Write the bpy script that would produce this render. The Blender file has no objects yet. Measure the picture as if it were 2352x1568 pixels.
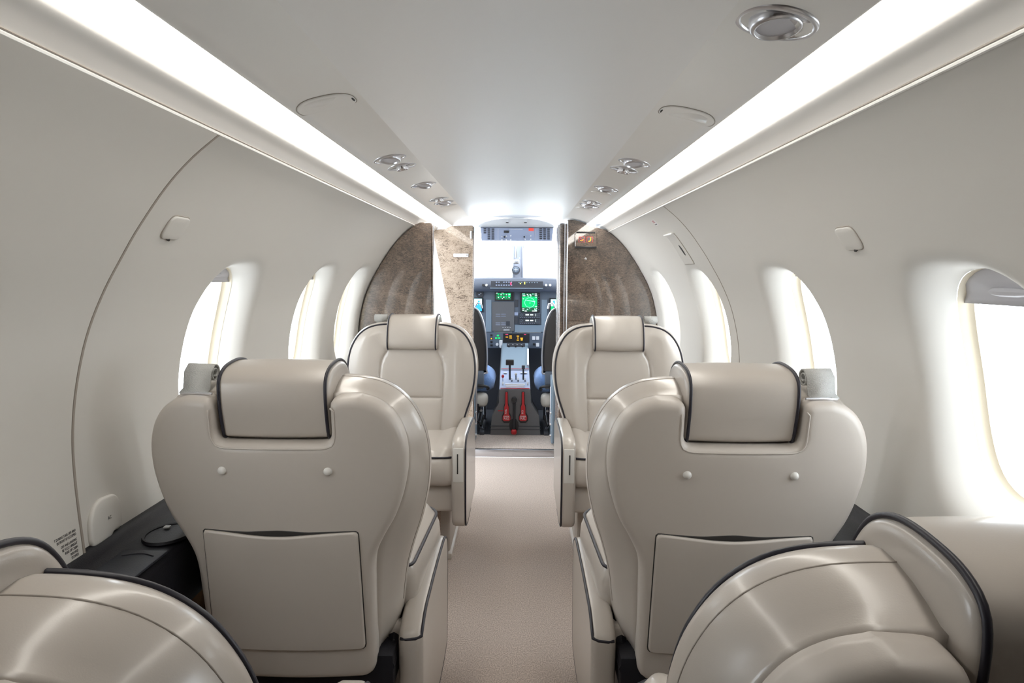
import bpy, bmesh, math, random
import numpy as np
from mathutils import Vector, Matrix
from mathutils.geometry import delaunay_2d_cdt
PI = math.pi
random.seed(4)
scene = bpy.context.scene
COL = scene.collection

# ------------------------------------------------------------------ camera
FPX, VPX, VPY, ROLL = 1670.0, 1195.0, 630.0, math.radians(0.45)
CAM = Vector((0.018, 0.0, 1.09))
fwd = Vector((VPX-1176, 784-VPY, -FPX)).normalized()          # cabin axis seen in camera space
up = Vector((math.sin(ROLL), math.cos(ROLL), 0)); up = (up-fwd*up.dot(fwd)).normalized()
rt = fwd.cross(up)
RC = Matrix((rt, fwd, up))                                    # rows: camera-space coordinates of world X, Y, Z
cam_d = bpy.data.cameras.new('camera'); cam_d.sensor_width = 36; cam_d.lens = 36*FPX/2352
cam_d.clip_start = 0.01; cam_d.clip_end = 200
cam = bpy.data.objects.new('camera', cam_d); COL.objects.link(cam)
cam.matrix_world = Matrix.Translation(CAM) @ RC.to_4x4()
scene.camera = cam

def at(px, py, Y):
    """point where the line of sight through a pixel of the photograph meets the cross-section y = Y"""
    d = RC @ Vector((px-1176, 784-py, -FPX))
    return CAM + d*((Y-CAM.y)/d.y)

# ------------------------------------------------------------------ light
scene.view_settings.view_transform = 'Standard'; scene.view_settings.look = 'None'
scene.view_settings.exposure = 0.52; scene.view_settings.gamma = 1; scene.view_settings.use_curve_mapping = False
world = bpy.data.worlds.new('sky'); scene.world = world; world.use_nodes = True
bg = world.node_tree.nodes['Background']
bg.inputs['Color'].default_value = (0.87, 0.94, 1.0, 1); bg.inputs['Strength'].default_value = 4.8
STRIP = 5.2

# ------------------------------------------------------------------ materials
def mat(name, col, rough=.5, metal=0, coat=0, spec=.5, emit=None, es=1, coat_rough=.1, sheen=0):
    m = bpy.data.materials.new(name); m.use_nodes = True
    b = m.node_tree.nodes['Principled BSDF']
    b.inputs['Base Color'].default_value = (*col, 1); b.inputs['Roughness'].default_value = rough
    b.inputs['Metallic'].default_value = metal; b.inputs['Coat Weight'].default_value = coat
    b.inputs['Coat Roughness'].default_value = coat_rough
    b.inputs['Specular IOR Level'].default_value = spec
    b.inputs['Sheen Weight'].default_value = sheen
    if emit: b.inputs['Emission Color'].default_value = (*emit, 1); b.inputs['Emission Strength'].default_value = es
    return m
def nd(m, t, **kw):
    n = m.node_tree.nodes.new(t)
    for k, v in kw.items():
        if k in n.inputs: n.inputs[k].default_value = v
        else: setattr(n, k, v)
    return n
def ln(m, a, b): m.node_tree.links.new(a, b)
def bump(m, scale, strength, dist=.001, detail=3, kind='ShaderNodeTexNoise'):
    b = m.node_tree.nodes['Principled BSDF']
    tc = nd(m, 'ShaderNodeTexCoord'); n = nd(m, kind, Scale=scale)
    if 'Detail' in n.inputs: n.inputs['Detail'].default_value = detail
    bp = nd(m, 'ShaderNodeBump', Strength=strength, Distance=dist)
    ln(m, tc.outputs['Object'], n.inputs['Vector']); ln(m, n.outputs[0], bp.inputs['Height']); ln(m, bp.outputs[0], b.inputs['Normal'])
    return n
def vary(m, scale, c0, c1, lo=.4, hi=.6, detail=4, dist=0, stretch=None):
    b = m.node_tree.nodes['Principled BSDF']
    tc = nd(m, 'ShaderNodeTexCoord'); n = nd(m, 'ShaderNodeTexNoise', Scale=scale, Detail=detail, Distortion=dist)
    v = tc.outputs['Object']
    if stretch:
        mp = nd(m, 'ShaderNodeMapping'); mp.inputs['Scale'].default_value = stretch; ln(m, v, mp.inputs['Vector']); v = mp.outputs[0]
    r = nd(m, 'ShaderNodeValToRGB'); r.color_ramp.elements[0].position = lo; r.color_ramp.elements[1].position = hi
    r.color_ramp.elements[0].color = (*c0, 1); r.color_ramp.elements[1].color = (*c1, 1)
    ln(m, v, n.inputs['Vector']); ln(m, n.outputs[0], r.inputs[0]); ln(m, r.outputs[0], b.inputs['Base Color'])
    return r

M = {}
M['wall'] = mat('cabin_lining', (.66, .64, .60), .45); bump(M['wall'], 900, .04)
M['reveal'] = mat('window_reveal', (.60, .53, .41), .5)
M['ceiling'] = mat('ceiling_lining', (.78, .765, .735), .34, coat=.3, coat_rough=.3); bump(M['ceiling'], 900, .03)
M['headliner'] = mat('headliner_satin', (.82, .82, .81), .42, coat=.9, coat_rough=.40); M['headliner'].node_tree.nodes['Principled BSDF'].inputs['Coat IOR'].default_value = 1.85; bump(M['headliner'], 25, .03, .004)
M['bead'] = mat('white_bead', (.78, .77, .74), .3)
M['leather'] = mat('cream_leather', (.50, .452, .402), .33, coat=.45, coat_rough=.16, spec=.5)
bump(M['leather'], 700, .07, .001)
M['shell'] = mat('leather_shell', (.525, .477, .428), .4, coat=.15, coat_rough=.28); bump(M['shell'], 700, .06)
M['piping'] = mat('navy_piping', (.014, .013, .022), .42)
M['thread'] = mat('stitch_line', (.36, .32, .28), .6)
M['webbing'] = mat('grey_webbing', (.58, .58, .56), .8); bump(M['webbing'], 450, .7, .002, kind='ShaderNodeTexVoronoi')
M['chrome'] = mat('polished_metal', (.78, .79, .83), .24, metal=1)
M['satin'] = mat('satin_metal', (.66, .67, .71), .30, metal=1)
M['gap'] = mat('dark_gap', (.03, .027, .025), .7)
M['carpet'] = mat('beige_carpet', (.52, .46, .41), .95, sheen=.2, spec=.1)
vary(M['carpet'], 340, (.36, .29, .245), (.68, .575, .505), .34, .66, 4, stretch=(1, .5, 1)); bump(M['carpet'], 900, .7, .003, 6)
M['brown'] = mat('brown_ribbed_carpet', (.13, .07, .035), .95, spec=.1); bump(M['brown'], 220, .9, .004)
M['black'] = mat('black_leatherette', (.010, .010, .014), .5, spec=.25); bump(M['black'], 500, .4, .001)
M['blackgrey'] = mat('grained_black_lid', (.028, .031, .04), .45, spec=.3); bump(M['blackgrey'], 500, .5, .001)
M['cap'] = mat('cream_plastic', (.68, .66, .62), .35)
M['ink'] = mat('dark_print', (.05, .05, .06), .6)
M['red_ink'] = mat('red_print', (.5, .05, .05), .6)
M['paper'] = mat('white_decal', (.75, .73, .73), .5)
# burl veneer
def burl(name, dark, mid, light, sc=1, coat=1, lo_=.40, mid_=.49):
    m = mat(name, mid, .35, coat=coat, coat_rough=.03)
    b = m.node_tree.nodes['Principled BSDF']
    tc = nd(m, 'ShaderNodeTexCoord')
    w = nd(m, 'ShaderNodeTexNoise', Scale=9*sc, Detail=5, Distortion=1.5)
    v = nd(m, 'ShaderNodeTexNoise', Scale=62*sc, Detail=8, Roughness=.62, Distortion=2.2)
    r = nd(m, 'ShaderNodeValToRGB'); e = r.color_ramp.elements
    e[0].position = lo_; e[0].color = (*dark, 1); e[1].position = .60; e[1].color = (*light, 1)
    k = e.new(mid_); k.color = (*mid, 1)
    mx = nd(m, 'ShaderNodeMath', operation='MULTIPLY_ADD'); mx.inputs[1].default_value = .30; 
    b.inputs['Coat IOR'].default_value = 1.95
    mp = nd(m, 'ShaderNodeMapping'); mp.inputs['Scale'].default_value = (.8, 1, 1.7); mp.inputs['Rotation'].default_value = (0, .35, 0); ln(m, tc.outputs['Object'], mp.inputs['Vector'])
    ln(m, tc.outputs['Object'], w.inputs['Vector']); ln(m, mp.outputs[0], v.inputs['Vector'])
    ln(m, w.outputs[0], mx.inputs[0]); ml = nd(m, 'ShaderNodeMath', operation='MULTIPLY'); ml.inputs[1].default_value = .70
    ln(m, v.outputs[0], ml.inputs[0]); ln(m, ml.outputs[0], mx.inputs[2]); ln(m, mx.outputs[0], r.inputs[0])
    ln(m, r.outputs[0], b.inputs['Base Color'])
    return m
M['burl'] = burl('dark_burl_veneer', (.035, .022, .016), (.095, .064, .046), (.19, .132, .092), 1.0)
M['burl_door_lit'] = burl('door_lit_burl_veneer', (.10, .07, .05), (.30, .235, .18), (.42, .34, .27), 1.0, .35, .41, .465)  # lit copy of the burl: light from the open door put into its colours
# cockpit
M['panel'] = mat('grey_blue_panel', (.10, .125, .165), .5)
M['shield'] = mat('slate_glareshield', (.045, .055, .08), .6)
M['panel_light'] = mat('pale_grey_blue_panel', (.20, .26, .32), .45)
M['panel_dark'] = mat('charcoal_panel', (.045, .048, .058), .5)
M['console'] = mat('charcoal_console', (.12, .12, .125), .5)
M['knob'] = mat('black_knob', (.02, .02, .022), .35)
M['white_plastic'] = mat('white_plastic', (.75, .76, .78), .35)
M['lilac'] = mat('lilac_grey_panel', (.33, .38, .52), .45)
M['redpaint'] = mat('red_paint', (.45, .015, .02), .4)
M['blue_fabric'] = mat('blue_fabric', (.15, .29, .60), .9, sheen=.4); bump(M['blue_fabric'], 260, .8, .003, kind='ShaderNodeTexVoronoi')
M['cockpit_leather'] = mat('black_leather', (.03, .027, .027), .4)
M['sheepskin'] = mat('pale_sheepskin', (.6, .57, .52), .95)
M['screen_green'] = mat('green_screen', (0, .1, .03), .3, emit=(.0, .55, .16), es=1.0)
M['screen_dark'] = mat('dark_screen', (.01, .03, .02), .3, emit=(.01, .09, .04), es=1)
M['screen_line'] = mat('bright_screen_mark', (.2, .9, .5), .3, emit=(.35, 1, .6), es=1)
M['screen_white'] = mat('white_screen_mark', (.8, .9, .9), .3, emit=(.7, 1, .9), es=.9)
M['screen_blue'] = mat('blue_screen', (.02, .2, .6), .3, emit=(.03, .35, .95), es=1)
M['screen_cyan'] = mat('pale_cyan_screen', (.4, .8, .9), .3, emit=(.45, .9, 1), es=1)
M['amber'] = mat('amber_lamp', (.9, .4, .02), .4, emit=(1, .36, .02), es=1)
M['green_lamp'] = mat('green_lamp', (.0, .6, .1), .4, emit=(0, .75, .12), es=1)
M['red_lamp'] = mat('red_lamp', (.6, .04, .03), .4, emit=(.9, .09, .06), es=.45)
M['pink_lamp'] = mat('pink_lamp', (.6, .05, .15), .4, emit=(.6, .04, .12), es=.6)
M['yellow_lamp'] = mat('yellow_lamp', (.7, .7, .1), .4, emit=(.7, .75, .15), es=.9)
M['strip'] = mat('glowing_diffuser', (.9, .9, .9), .4, emit=(1, .955, .885), es=STRIP)
g = bpy.data.materials.new('clear_glass'); g.use_nodes = True; M['glass'] = g
nt = g.node_tree; nt.nodes.remove(nt.nodes['Principled BSDF'])
tr = nt.nodes.new('ShaderNodeBsdfTransparent'); gl = nt.nodes.new('ShaderNodeBsdfGlossy'); gl.inputs['Roughness'].default_value = .03
mxs = nt.nodes.new('ShaderNodeMixShader'); mxs.inputs[0].default_value = .06
nt.links.new(tr.outputs[0], mxs.inputs[1]); nt.links.new(gl.outputs[0], mxs.inputs[2]); nt.links.new(mxs.outputs[0], nt.nodes['Material Output'].inputs['Surface'])
M['shade'] = mat('grey_window_blind', (.56, .55, .58), .5); M['shade'].node_tree.nodes['Principled BSDF'].inputs['Transmission Weight'].default_value = .0
M['post'] = mat('grey_post', (.30, .32, .38), .5)

# ------------------------------------------------------------------ object helpers
def tag(o, label=None, cat=None, group=None, kind=None):
    if label: o['label'] = label
    if cat: o['category'] = cat
    if group: o['group'] = group
    if kind: o['kind'] = kind
    return o
def thing(name, label, cat, loc=(0, 0, 0), group=None, rz=0):
    o = bpy.data.objects.new(name, None); COL.objects.link(o); o.empty_display_size = .05
    o.location = loc; o.rotation_euler = (0, 0, rz)
    return tag(o, label, cat, group)
def obj(name, V, F, m, parent=None, smooth=True, auto=None):
    me = bpy.data.meshes.new(name); me.from_pydata([tuple(map(float, v)) for v in V], [], [list(map(int, f)) for f in F]); me.update()
    if smooth: me.polygons.foreach_set('use_smooth', [True]*len(me.polygons))
    if auto is not None:
        me.set_sharp_from_angle(angle=math.radians(auto))
    me.materials.append(M[m]); o = bpy.data.objects.new(name, me); COL.objects.link(o)
    if parent: o.parent = parent
    return o
class MB:
    def __init__(s): s.V = []; s.F = []
    def add(s, V, F):
        n = len(s.V); s.V += [tuple(map(float, v)) for v in V]; s.F += [[int(i)+n for i in f] for f in F]; return s
    def box(s, c, d, r=0, seg=2, rot=None):
        bm = bmesh.new(); bmesh.ops.create_cube(bm, size=1)
        for v in bm.verts: v.co = Vector((v.co.x*d[0], v.co.y*d[1], v.co.z*d[2]))
        if r > 0: bmesh.ops.bevel(bm, geom=bm.edges[:]+bm.verts[:], offset=min(r, min(d)*.49), segments=seg, profile=.5, affect='EDGES')
        if rot is not None: bmesh.ops.transform(bm, matrix=rot.to_4x4(), verts=bm.verts)
        bm.verts.index_update()
        s.add([v.co+Vector(c) for v in bm.verts], [[v.index for v in f.verts] for f in bm.faces]); bm.free(); return s
    def tube(s, P, r, n=8, closed=False, flat=1):
        P = [Vector(p) for p in P]; N = len(P); V = []; F = []; ref = None
        for i in range(N):
            a = P[i-1] if (i or closed) else P[0]; b = P[(i+1) % N] if (i < N-1 or closed) else P[-1]
            t = (b-a).normalized()
            if ref is None: ref = t.orthogonal().normalized()
            ref = (ref-t*ref.dot(t)).normalized(); bn = t.cross(ref)
            rr = r[i] if isinstance(r, (list, tuple)) else r
            for k in range(n):
                an = 2*PI*k/n; V.append(P[i]+(ref*math.cos(an)+bn*math.sin(an)*flat)*rr)
        for i in range(N if closed else N-1):
            j = (i+1) % N
            for k in range(n): F.append([i*n+k, i*n+(k+1) % n, j*n+(k+1) % n, j*n+k])
        if closed:   # untwisted seam: match the last ring to the first as well as possible
            best = min(range(n), key=lambda q: (V[q]-V[(N-1)*n]).length)
            for k in range(n): F[(N-1)*n+k] = [(N-1)*n+k, (N-1)*n+(k+1) % n, (k+1+best) % n, (k+best) % n]
        else: F += [list(range(n))[::-1], list(range((N-1)*n, N*n))]
        return s.add(V, F)
    def lathe(s, prof, mtx=Matrix.Identity(4), n=32, cap=True):
        V = [mtx @ Vector((r*math.cos(2*PI*k/n), r*math.sin(2*PI*k/n), z)) for r, z in prof for k in range(n)]; F = []
        for i in range(len(prof)-1):
            for k in range(n): F.append([i*n+k, i*n+(k+1) % n, (i+1)*n+(k+1) % n, (i+1)*n+k])
        if cap: F += [list(range(n))[::-1], list(range((len(prof)-1)*n, len(prof)*n))]
        return s.add(V, F)
    def prism(s, poly, a0, a1, axis='y'):
        """polygon extruded along an axis; polygon coordinates are the two other axes in x,y,z order"""
        def p3(p, a): return {'y': (p[0], a, p[1]), 'x': (a, p[0], p[1]), 'z': (p[0], p[1], a)}[axis]
        n = len(poly); V = [p3(p, a0) for p in poly]+[p3(p, a1) for p in poly]
        F = [list(range(n)), list(range(n, 2*n))[::-1]]+[[i, i+n, (i+1) % n+n, (i+1) % n] for i in range(n)]
        return s.add(V, F)
    def build(s, name, m, parent=None, smooth=True, auto=35):
        o = obj(name, s.V, s.F, m, parent, smooth, auto)
        bm = bmesh.new(); bm.from_mesh(o.data); bmesh.ops.recalc_face_normals(bm, faces=bm.faces); bm.to_mesh(o.data); bm.free()
        return o
def children(o): return [c for c in bpy.data.objects if c.parent == o]
def copy_tree(o, parent=None):
    c = o.copy(); COL.objects.link(c); c.parent = parent
    for ch in children(o): copy_tree(ch, c)
    return c
def place(o, loc, rz=0): o.location = loc; o.rotation_euler = (0, 0, rz); return o
def text(s, size, m, mtx, parent, name='lettering', ax='LEFT', extrude=.0001, spacing=1.0):
    cu = bpy.data.curves.new('t', 'FONT'); cu.body = s; cu.size = size; cu.align_x = ax; cu.extrude = extrude; cu.resolution_u = 2; cu.space_line = spacing
    t = bpy.data.objects.new('t', cu); COL.objects.link(t)
    me = bpy.data.meshes.new_from_object(t.evaluated_get(bpy.context.evaluated_depsgraph_get()))
    bpy.data.objects.remove(t); me.transform(mtx); me.materials.clear(); me.materials.append(M[m])
    o = bpy.data.objects.new(name, me); COL.objects.link(o); o.parent = parent; return o

# outlines ------------------------------------------------------------
def crom(pts, per=8, closed=True):
    P = np.array(pts, float); n = len(P); out = []
    for i in range(n if closed else n-1):
        if closed: a, b, c, d = P[(i-1) % n], P[i], P[(i+1) % n], P[(i+2) % n]
        else: a, b, c, d = P[max(i-1, 0)], P[i], P[i+1], P[min(i+2, n-1)]
        for k in range(per):
            t = k/per; out.append(.5*((2*b)+(c-a)*t+(2*a-5*b+4*c-d)*t*t+(3*b-a-3*c+d)*t**3))
    if not closed: out.append(P[-1])
    return np.array(out)
def resample(P, ds, closed=True):
    P = np.array(P, float); Q = np.vstack([P, P[:1]]) if closed else P
    L = np.r_[0, np.cumsum(np.linalg.norm(np.diff(Q, axis=0), axis=1))]; n = max(3, int(round(L[-1]/ds)))
    t = np.linspace(0, L[-1], n+1)[:-1] if closed else np.linspace(0, L[-1], n+1)
    return np.stack([np.interp(t, L, Q[:, k]) for k in range(Q.shape[1])], 1)
def rpoly(pts, rad, seg=6):
    """polygon with rounded corners"""
    n = len(pts); out = []
    for i in range(n):
        p = Vector(pts[i]); a = Vector(pts[i-1])-p; b = Vector(pts[(i+1) % n])-p
        r = rad[i] if isinstance(rad, (list, tuple)) else rad
        if r <= 0: out.append(tuple(p)); continue
        r = min(r, a.length*.49, b.length*.49); pa = p+a.normalized()*r; pb = p+b.normalized()*r
        for k in range(seg+1):
            t = k/seg; out.append(tuple(pa*(1-t)**2+p*2*t*(1-t)+pb*t*t))
    return out
def rrect(w, h, r, cx=0, cy=0, seg=6):
    return rpoly([(cx-w/2, cy-h/2), (cx+w/2, cy-h/2), (cx+w/2, cy+h/2), (cx-w/2, cy+h/2)], r, seg)
def normals(P):
    """outward normals of a counter-clockwise outline"""
    t = np.roll(P, -1, 0)-np.roll(P, 1, 0); t /= np.linalg.norm(t, axis=1)[:, None]+1e-12
    return np.stack([t[:, 1], -t[:, 0]], 1)
def area(P): x, y = P[:, 0], P[:, 1]; return .5*np.sum(x*np.roll(y, -1)-y*np.roll(x, -1))
def dist(Q, P, closed=True):
    A = P; B = np.roll(P, -1, 0) if closed else P[1:]
    if not closed: A = P[:-1]
    out = np.full(len(Q), 1e9)
    for a, b in zip(A, B):
        d = b-a; t = np.clip(((Q-a)@d)/max(d@d, 1e-14), 0, 1); out = np.minimum(out, np.linalg.norm(Q-a-t[:, None]*d, axis=1))
    return out
def inside(Q, P):
    c = np.zeros(len(Q), bool); B = np.roll(P, -1, 0)
    for (x0, y0), (x1, y1) in zip(P, B):
        if y0 == y1: continue
        k = ((y0 > Q[:, 1]) != (y1 > Q[:, 1])) & (Q[:, 0] < (x1-x0)*(Q[:, 1]-y0)/(y1-y0)+x0); c ^= k
    return c
def plate(outline, height, rings=(.001, .003, .006, .01), ds=.008, grid=.012, extra=None, side=(), back=True):
    """A shaped pad: outline in 2D, height(u, w, d) over its face (d = distance from the rim), then the rim swept
    through the (offset, level) pairs of `side`. Returns vertices (u, w, level) and faces."""
    P = resample(outline, ds)
    if area(P) < 0: P = P[::-1]
    N = normals(P); pts = [P]
    for r in rings:
        Q = P-N*r; k = dist(Q, P) > r*.93; k &= inside(Q, P); pts.append(Q[k])
    x0, y0 = P.min(0); x1, y1 = P.max(0); last = rings[-1] if rings else 0
    gx, gy = np.meshgrid(np.arange(x0, x1, grid), np.arange(y0, y1, grid)); G = np.stack([gx.ravel(), gy.ravel()], 1)
    G = G[inside(G, P)]
    if len(G): G = G[dist(G, P) > last+grid*.45]
    if extra is not None and len(extra):
        G = G[dist(G, np.array(extra), False) > grid*.4] if False else G
        pts.append(np.array(extra))
    pts.append(G); A = np.vstack([p for p in pts if len(p)]); n = len(P)
    vo, eo, fo, *_ = delaunay_2d_cdt([Vector(p) for p in A], [], [list(range(n))], 1, 1e-6)
    A2 = np.array([tuple(v) for v in vo]); d = dist(A2, P); d[:n] = 0
    H = np.broadcast_to(height(A2[:, 0], A2[:, 1], d), (len(A2),))
    V = [(a[0], a[1], h) for a, h in zip(A2, H)]; F = [list(f) for f in fo]; prev = list(range(n))
    for off, lv in side:
        lvv = lv if np.ndim(lv) else np.full(n, lv); Q = P+N*off; s = len(V)
        V += [(q[0], q[1], l) for q, l in zip(Q, lvv)]
        F += [[prev[i], s+i, s+(i+1) % n, prev[(i+1) % n]] for i in range(n)]; prev = list(range(s, s+n))
    if back and side: F.append(prev[::-1])
    return V, F
def rim(R, top, base=0):
    """rounded-over edge of radius R"""
    return lambda u, w, d: top-R+np.sqrt(np.maximum(R*R-np.clip(R-d, 0, R)**2, 0))
def flatplate(outline, t, R, fn, name, m, parent, ds=.006, grid=.05):
    V, F = plate(outline, rim(R, t), rings=[R*.08, R*.3, R*.6, R], ds=ds, grid=grid, side=((0, 0),))
    o = obj(name, [fn(*v) for v in V], F, m, parent, True, 50); fixn(o); return o
def fixn(o):
    bm = bmesh.new(); bm.from_mesh(o.data); bmesh.ops.remove_doubles(bm, verts=bm.verts, dist=1e-5); bmesh.ops.recalc_face_normals(bm, faces=bm.faces); bm.to_mesh(o.data); bm.free()
    o.data.polygons.foreach_set('use_smooth', [True]*len(o.data.polygons))

# ================================================================== the cabin shell
PROF = crom([(.497, 1.325), (.545, 1.286), (.592, 1.236), (.64, 1.17), (.67, 1.122), (.708, 1.055), (.740, .98), (.763, .89), (.774, .80), (.773, .71), (.763, .585)], 8, False)
SL = np.r_[0, np.cumsum(np.linalg.norm(np.diff(PROF, axis=0), axis=1))]; SMAX = SL[-1]
def prof(s):
    return float(np.interp(s, SL, PROF[:, 0])), float(np.interp(s, SL, PROF[:, 1]))
def pnorm(s):
    a = prof(max(s-.012, 0)); b = prof(min(s+.012, SMAX)); t = Vector((b[0]-a[0], b[1]-a[1])).normalized()
    return (-t.y, t.x)                                  # outward (right-hand side)
def s_of_z(z): return float(np.interp(-z, -PROF[:, 1], SL))
def wallpt(side, y, s, out=0):
    x, z = prof(s); n = pnorm(s); return Vector((side*(x+n[0]*out), y, z+n[1]*out))
FD = .062                                              # depth of the window flare
S0, S1 = s_of_z(1.075), s_of_z(.715); SC = (S0+S1)/2; WB = (S1-S0)/2; WA = .158; NE = 2.7
def rho(dy, ds, a=WA, b=WB): return (abs(dy/a)**NE+abs(ds/b)**NE)**(1/NE)
def hole(th, a=WA, b=WB):
    c, s = math.cos(th), math.sin(th); r = 1/((abs(c)/a)**NE+(abs(s)/b)**NE)**(1/NE); return r*c, r*s
def wall_panel(name, side, y0, y1, wins, out=0.0):
    mb_V, mb_F = [], []; NS = 44; svals = [SMAX*i/NS for i in range(NS+1)]; half = .30
    def quadgrid(ya, yb):
        n = max(1, int(round((yb-ya)/.08))); b = len(mb_V)
        for i in range(n+1):
            for s in svals: mb_V.append(wallpt(side, ya+(yb-ya)*i/n, s, out))
        for i in range(n):
            for j in range(NS): mb_F.append([b+i*(NS+1)+j, b+(i+1)*(NS+1)+j, b+(i+1)*(NS+1)+j+1, b+i*(NS+1)+j+1])
    cur = y0
    for c in wins:
        ya, yb = max(c-half, y0), min(c+half, y1)
        if ya > cur+1e-4: quadgrid(cur, ya)
        NT = 24; ring = [(yb, s) for s in svals]+[(yb+(ya-yb)*i/NT, SMAX) for i in range(1, NT)]+[(ya, s) for s in svals[::-1]]+[(ya+(yb-ya)*i/NT, 0) for i in range(1, NT)]
        ts = [0, .03, .06, .1, .14, .19, .24, .3, .37, .45, .55, .67, .8, .9, 1]; b = len(mb_V); nr = len(ring)
        for t in ts:
            for (y, s) in ring:
                h = hole(math.atan2((s-SC), (y-c)*1.0)); hy, hs = c+h[0], SC+h[1]
                yy, ss = hy+(y-hy)*t, hs+(s-hs)*t
                q = max(0, (rho(yy-c, ss-SC)-1)/.36); dep = FD*(1-min(q, 1))**2.4
                mb_V.append(wallpt(side, yy, ss, out+dep))
        for i in range(len(ts)-1):
            for k in range(nr): mb_F.append([b+i*nr+k, b+i*nr+(k+1) % nr, b+(i+1)*nr+(k+1) % nr, b+(i+1)*nr+k])
        cur = yb
    if cur < y1-1e-4: quadgrid(cur, y1)
    # returned edges so that the panel has a thickness where it ends
    for ye in (y0, y1):
        b = len(mb_V)
        for s in svals: mb_V.append(wallpt(side, ye, s, out)); mb_V.append(wallpt(side, ye, s, out+.02))
        for j in range(NS): mb_F.append([b+2*j, b+2*j+1, b+2*j+3, b+2*j+2])
    o = obj(name, mb_V, mb_F, 'wall'); bm = bmesh.new(); bm.from_mesh(o.data); bmesh.ops.remove_doubles(bm, verts=bm.verts, dist=2e-4)
    bmesh.ops.recalc_face_normals(bm, faces=bm.faces); bm.to_mesh(o.data); bm.free()
    o.data.polygons.foreach_set('use_smooth', [True]*len(o.data.polygons)); o.data.set_sharp_from_angle(angle=math.radians(50))
    return tag(o, kind='structure')
WL = [-.70, .06, .82, 1.87, 2.68, 3.29]; WR = [-.5, .33, 1.145, 1.92, 2.80, 3.63]
wall_panel('wall_left', -1, -1.6, 1.25, WL[:3], -.004)
wall_panel('wall_left.001', -1, 1.25, 3.62, WL[3:], .004)
wall_panel('wall_right', 1, -1.6, 2.49, WR[:4], 0.0)
wall_panel('wall_right.001', 1, 2.494, 4.27, WR[4:], .002)
# panel joint shown as a thin gasket on each side
for nm, sd, yj, o_ in (('trim_3', -1, 1.256, -.0005), ('trim_4', 1, 2.492, .0005)):
    mb = MB(); mb.tube([wallpt(sd, yj, SMAX*i/40, o_) for i in range(41)], .0022 if sd > 0 else .0042, 6); tag(mb.build(nm, 'thread'), kind='structure')

def window(n, side, c, shade):
    """reveal tube outside the flared opening, a roller blind part way down and the pane"""
    R = bpy.data.objects.new('window_%d' % n, None); COL.objects.link(R); tag(R, kind='structure'); K = 64
    def ringpts(a, b, dep): return [wallpt(side, c+hole(2*PI*k/K, a, b)[0], SC+hole(2*PI*k/K, a, b)[1], dep) for k in range(K)]
    V = ringpts(WA, WB, FD+.001)+ringpts(WA-.004, WB-.004, FD+.012)+ringpts(WA-.006, WB-.006, FD+.018)+ringpts(WA-.012, WB-.012, FD+.022)+ringpts(WA-.013, WB-.013, FD+.03)
    F = [[i*K+k, i*K+(k+1) % K, (i+1)*K+(k+1) % K, (i+1)*K+k] for i in range(4) for k in range(K)]
    fr = obj('window_frame', V, F, 'reveal', R, True, 40); 
    P = ringpts(WA-.012, WB-.012, FD+.027); obj('pane', P, [list(range(K))], 'glass', R, False)
    # roller blind: a slightly bellied sheet filling the top of the opening
    V = []; F = []; m_ = 14; top = SC-WB+.001; bot = top+2*WB*shade
    for j in range(9):
        s = top+(bot-top)*j/8; q = abs((s-SC)/WB); hw = (WA-.005)*(max(1-q**NE, 0.001))**(1/NE)
        for i in range(m_+1): V.append(wallpt(side, c-hw+2*hw*i/m_, s, FD+.012+.002*math.sin(j*1.3)))
    for j in range(8):
        for i in range(m_): F.append([j*(m_+1)+i, j*(m_+1)+i+1, (j+1)*(m_+1)+i+1, (j+1)*(m_+1)+i])
    b = obj('blind', V, F, 'shade', R)
    sm = b.modifiers.new('thick', 'SOLIDIFY'); sm.thickness = .004
    h = MB(); p0 = wallpt(side, c-.05, bot-.022, FD+.010); p1 = wallpt(side, c+.05, bot-.022, FD+.010)
    h.tube([p0+(p1-p0)*t for t in (0, .1, .3, .5, .7, .9, 1)], [.002, .006, .008, .008, .008, .006, .002], 8); h.build('blind_pull', 'shade', b)
    return R
for i, c in enumerate(WL): window(i+1, -1, c, .985 if i < 2 else .12)  # rear blinds, out of view, shut to dim the foreground
for i, c in enumerate(WR): window(i+7, 1, c, .985 if i < 2 else (.17 if i == 2 else .05))  # rear pair out of view, shut for the same dimming

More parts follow.
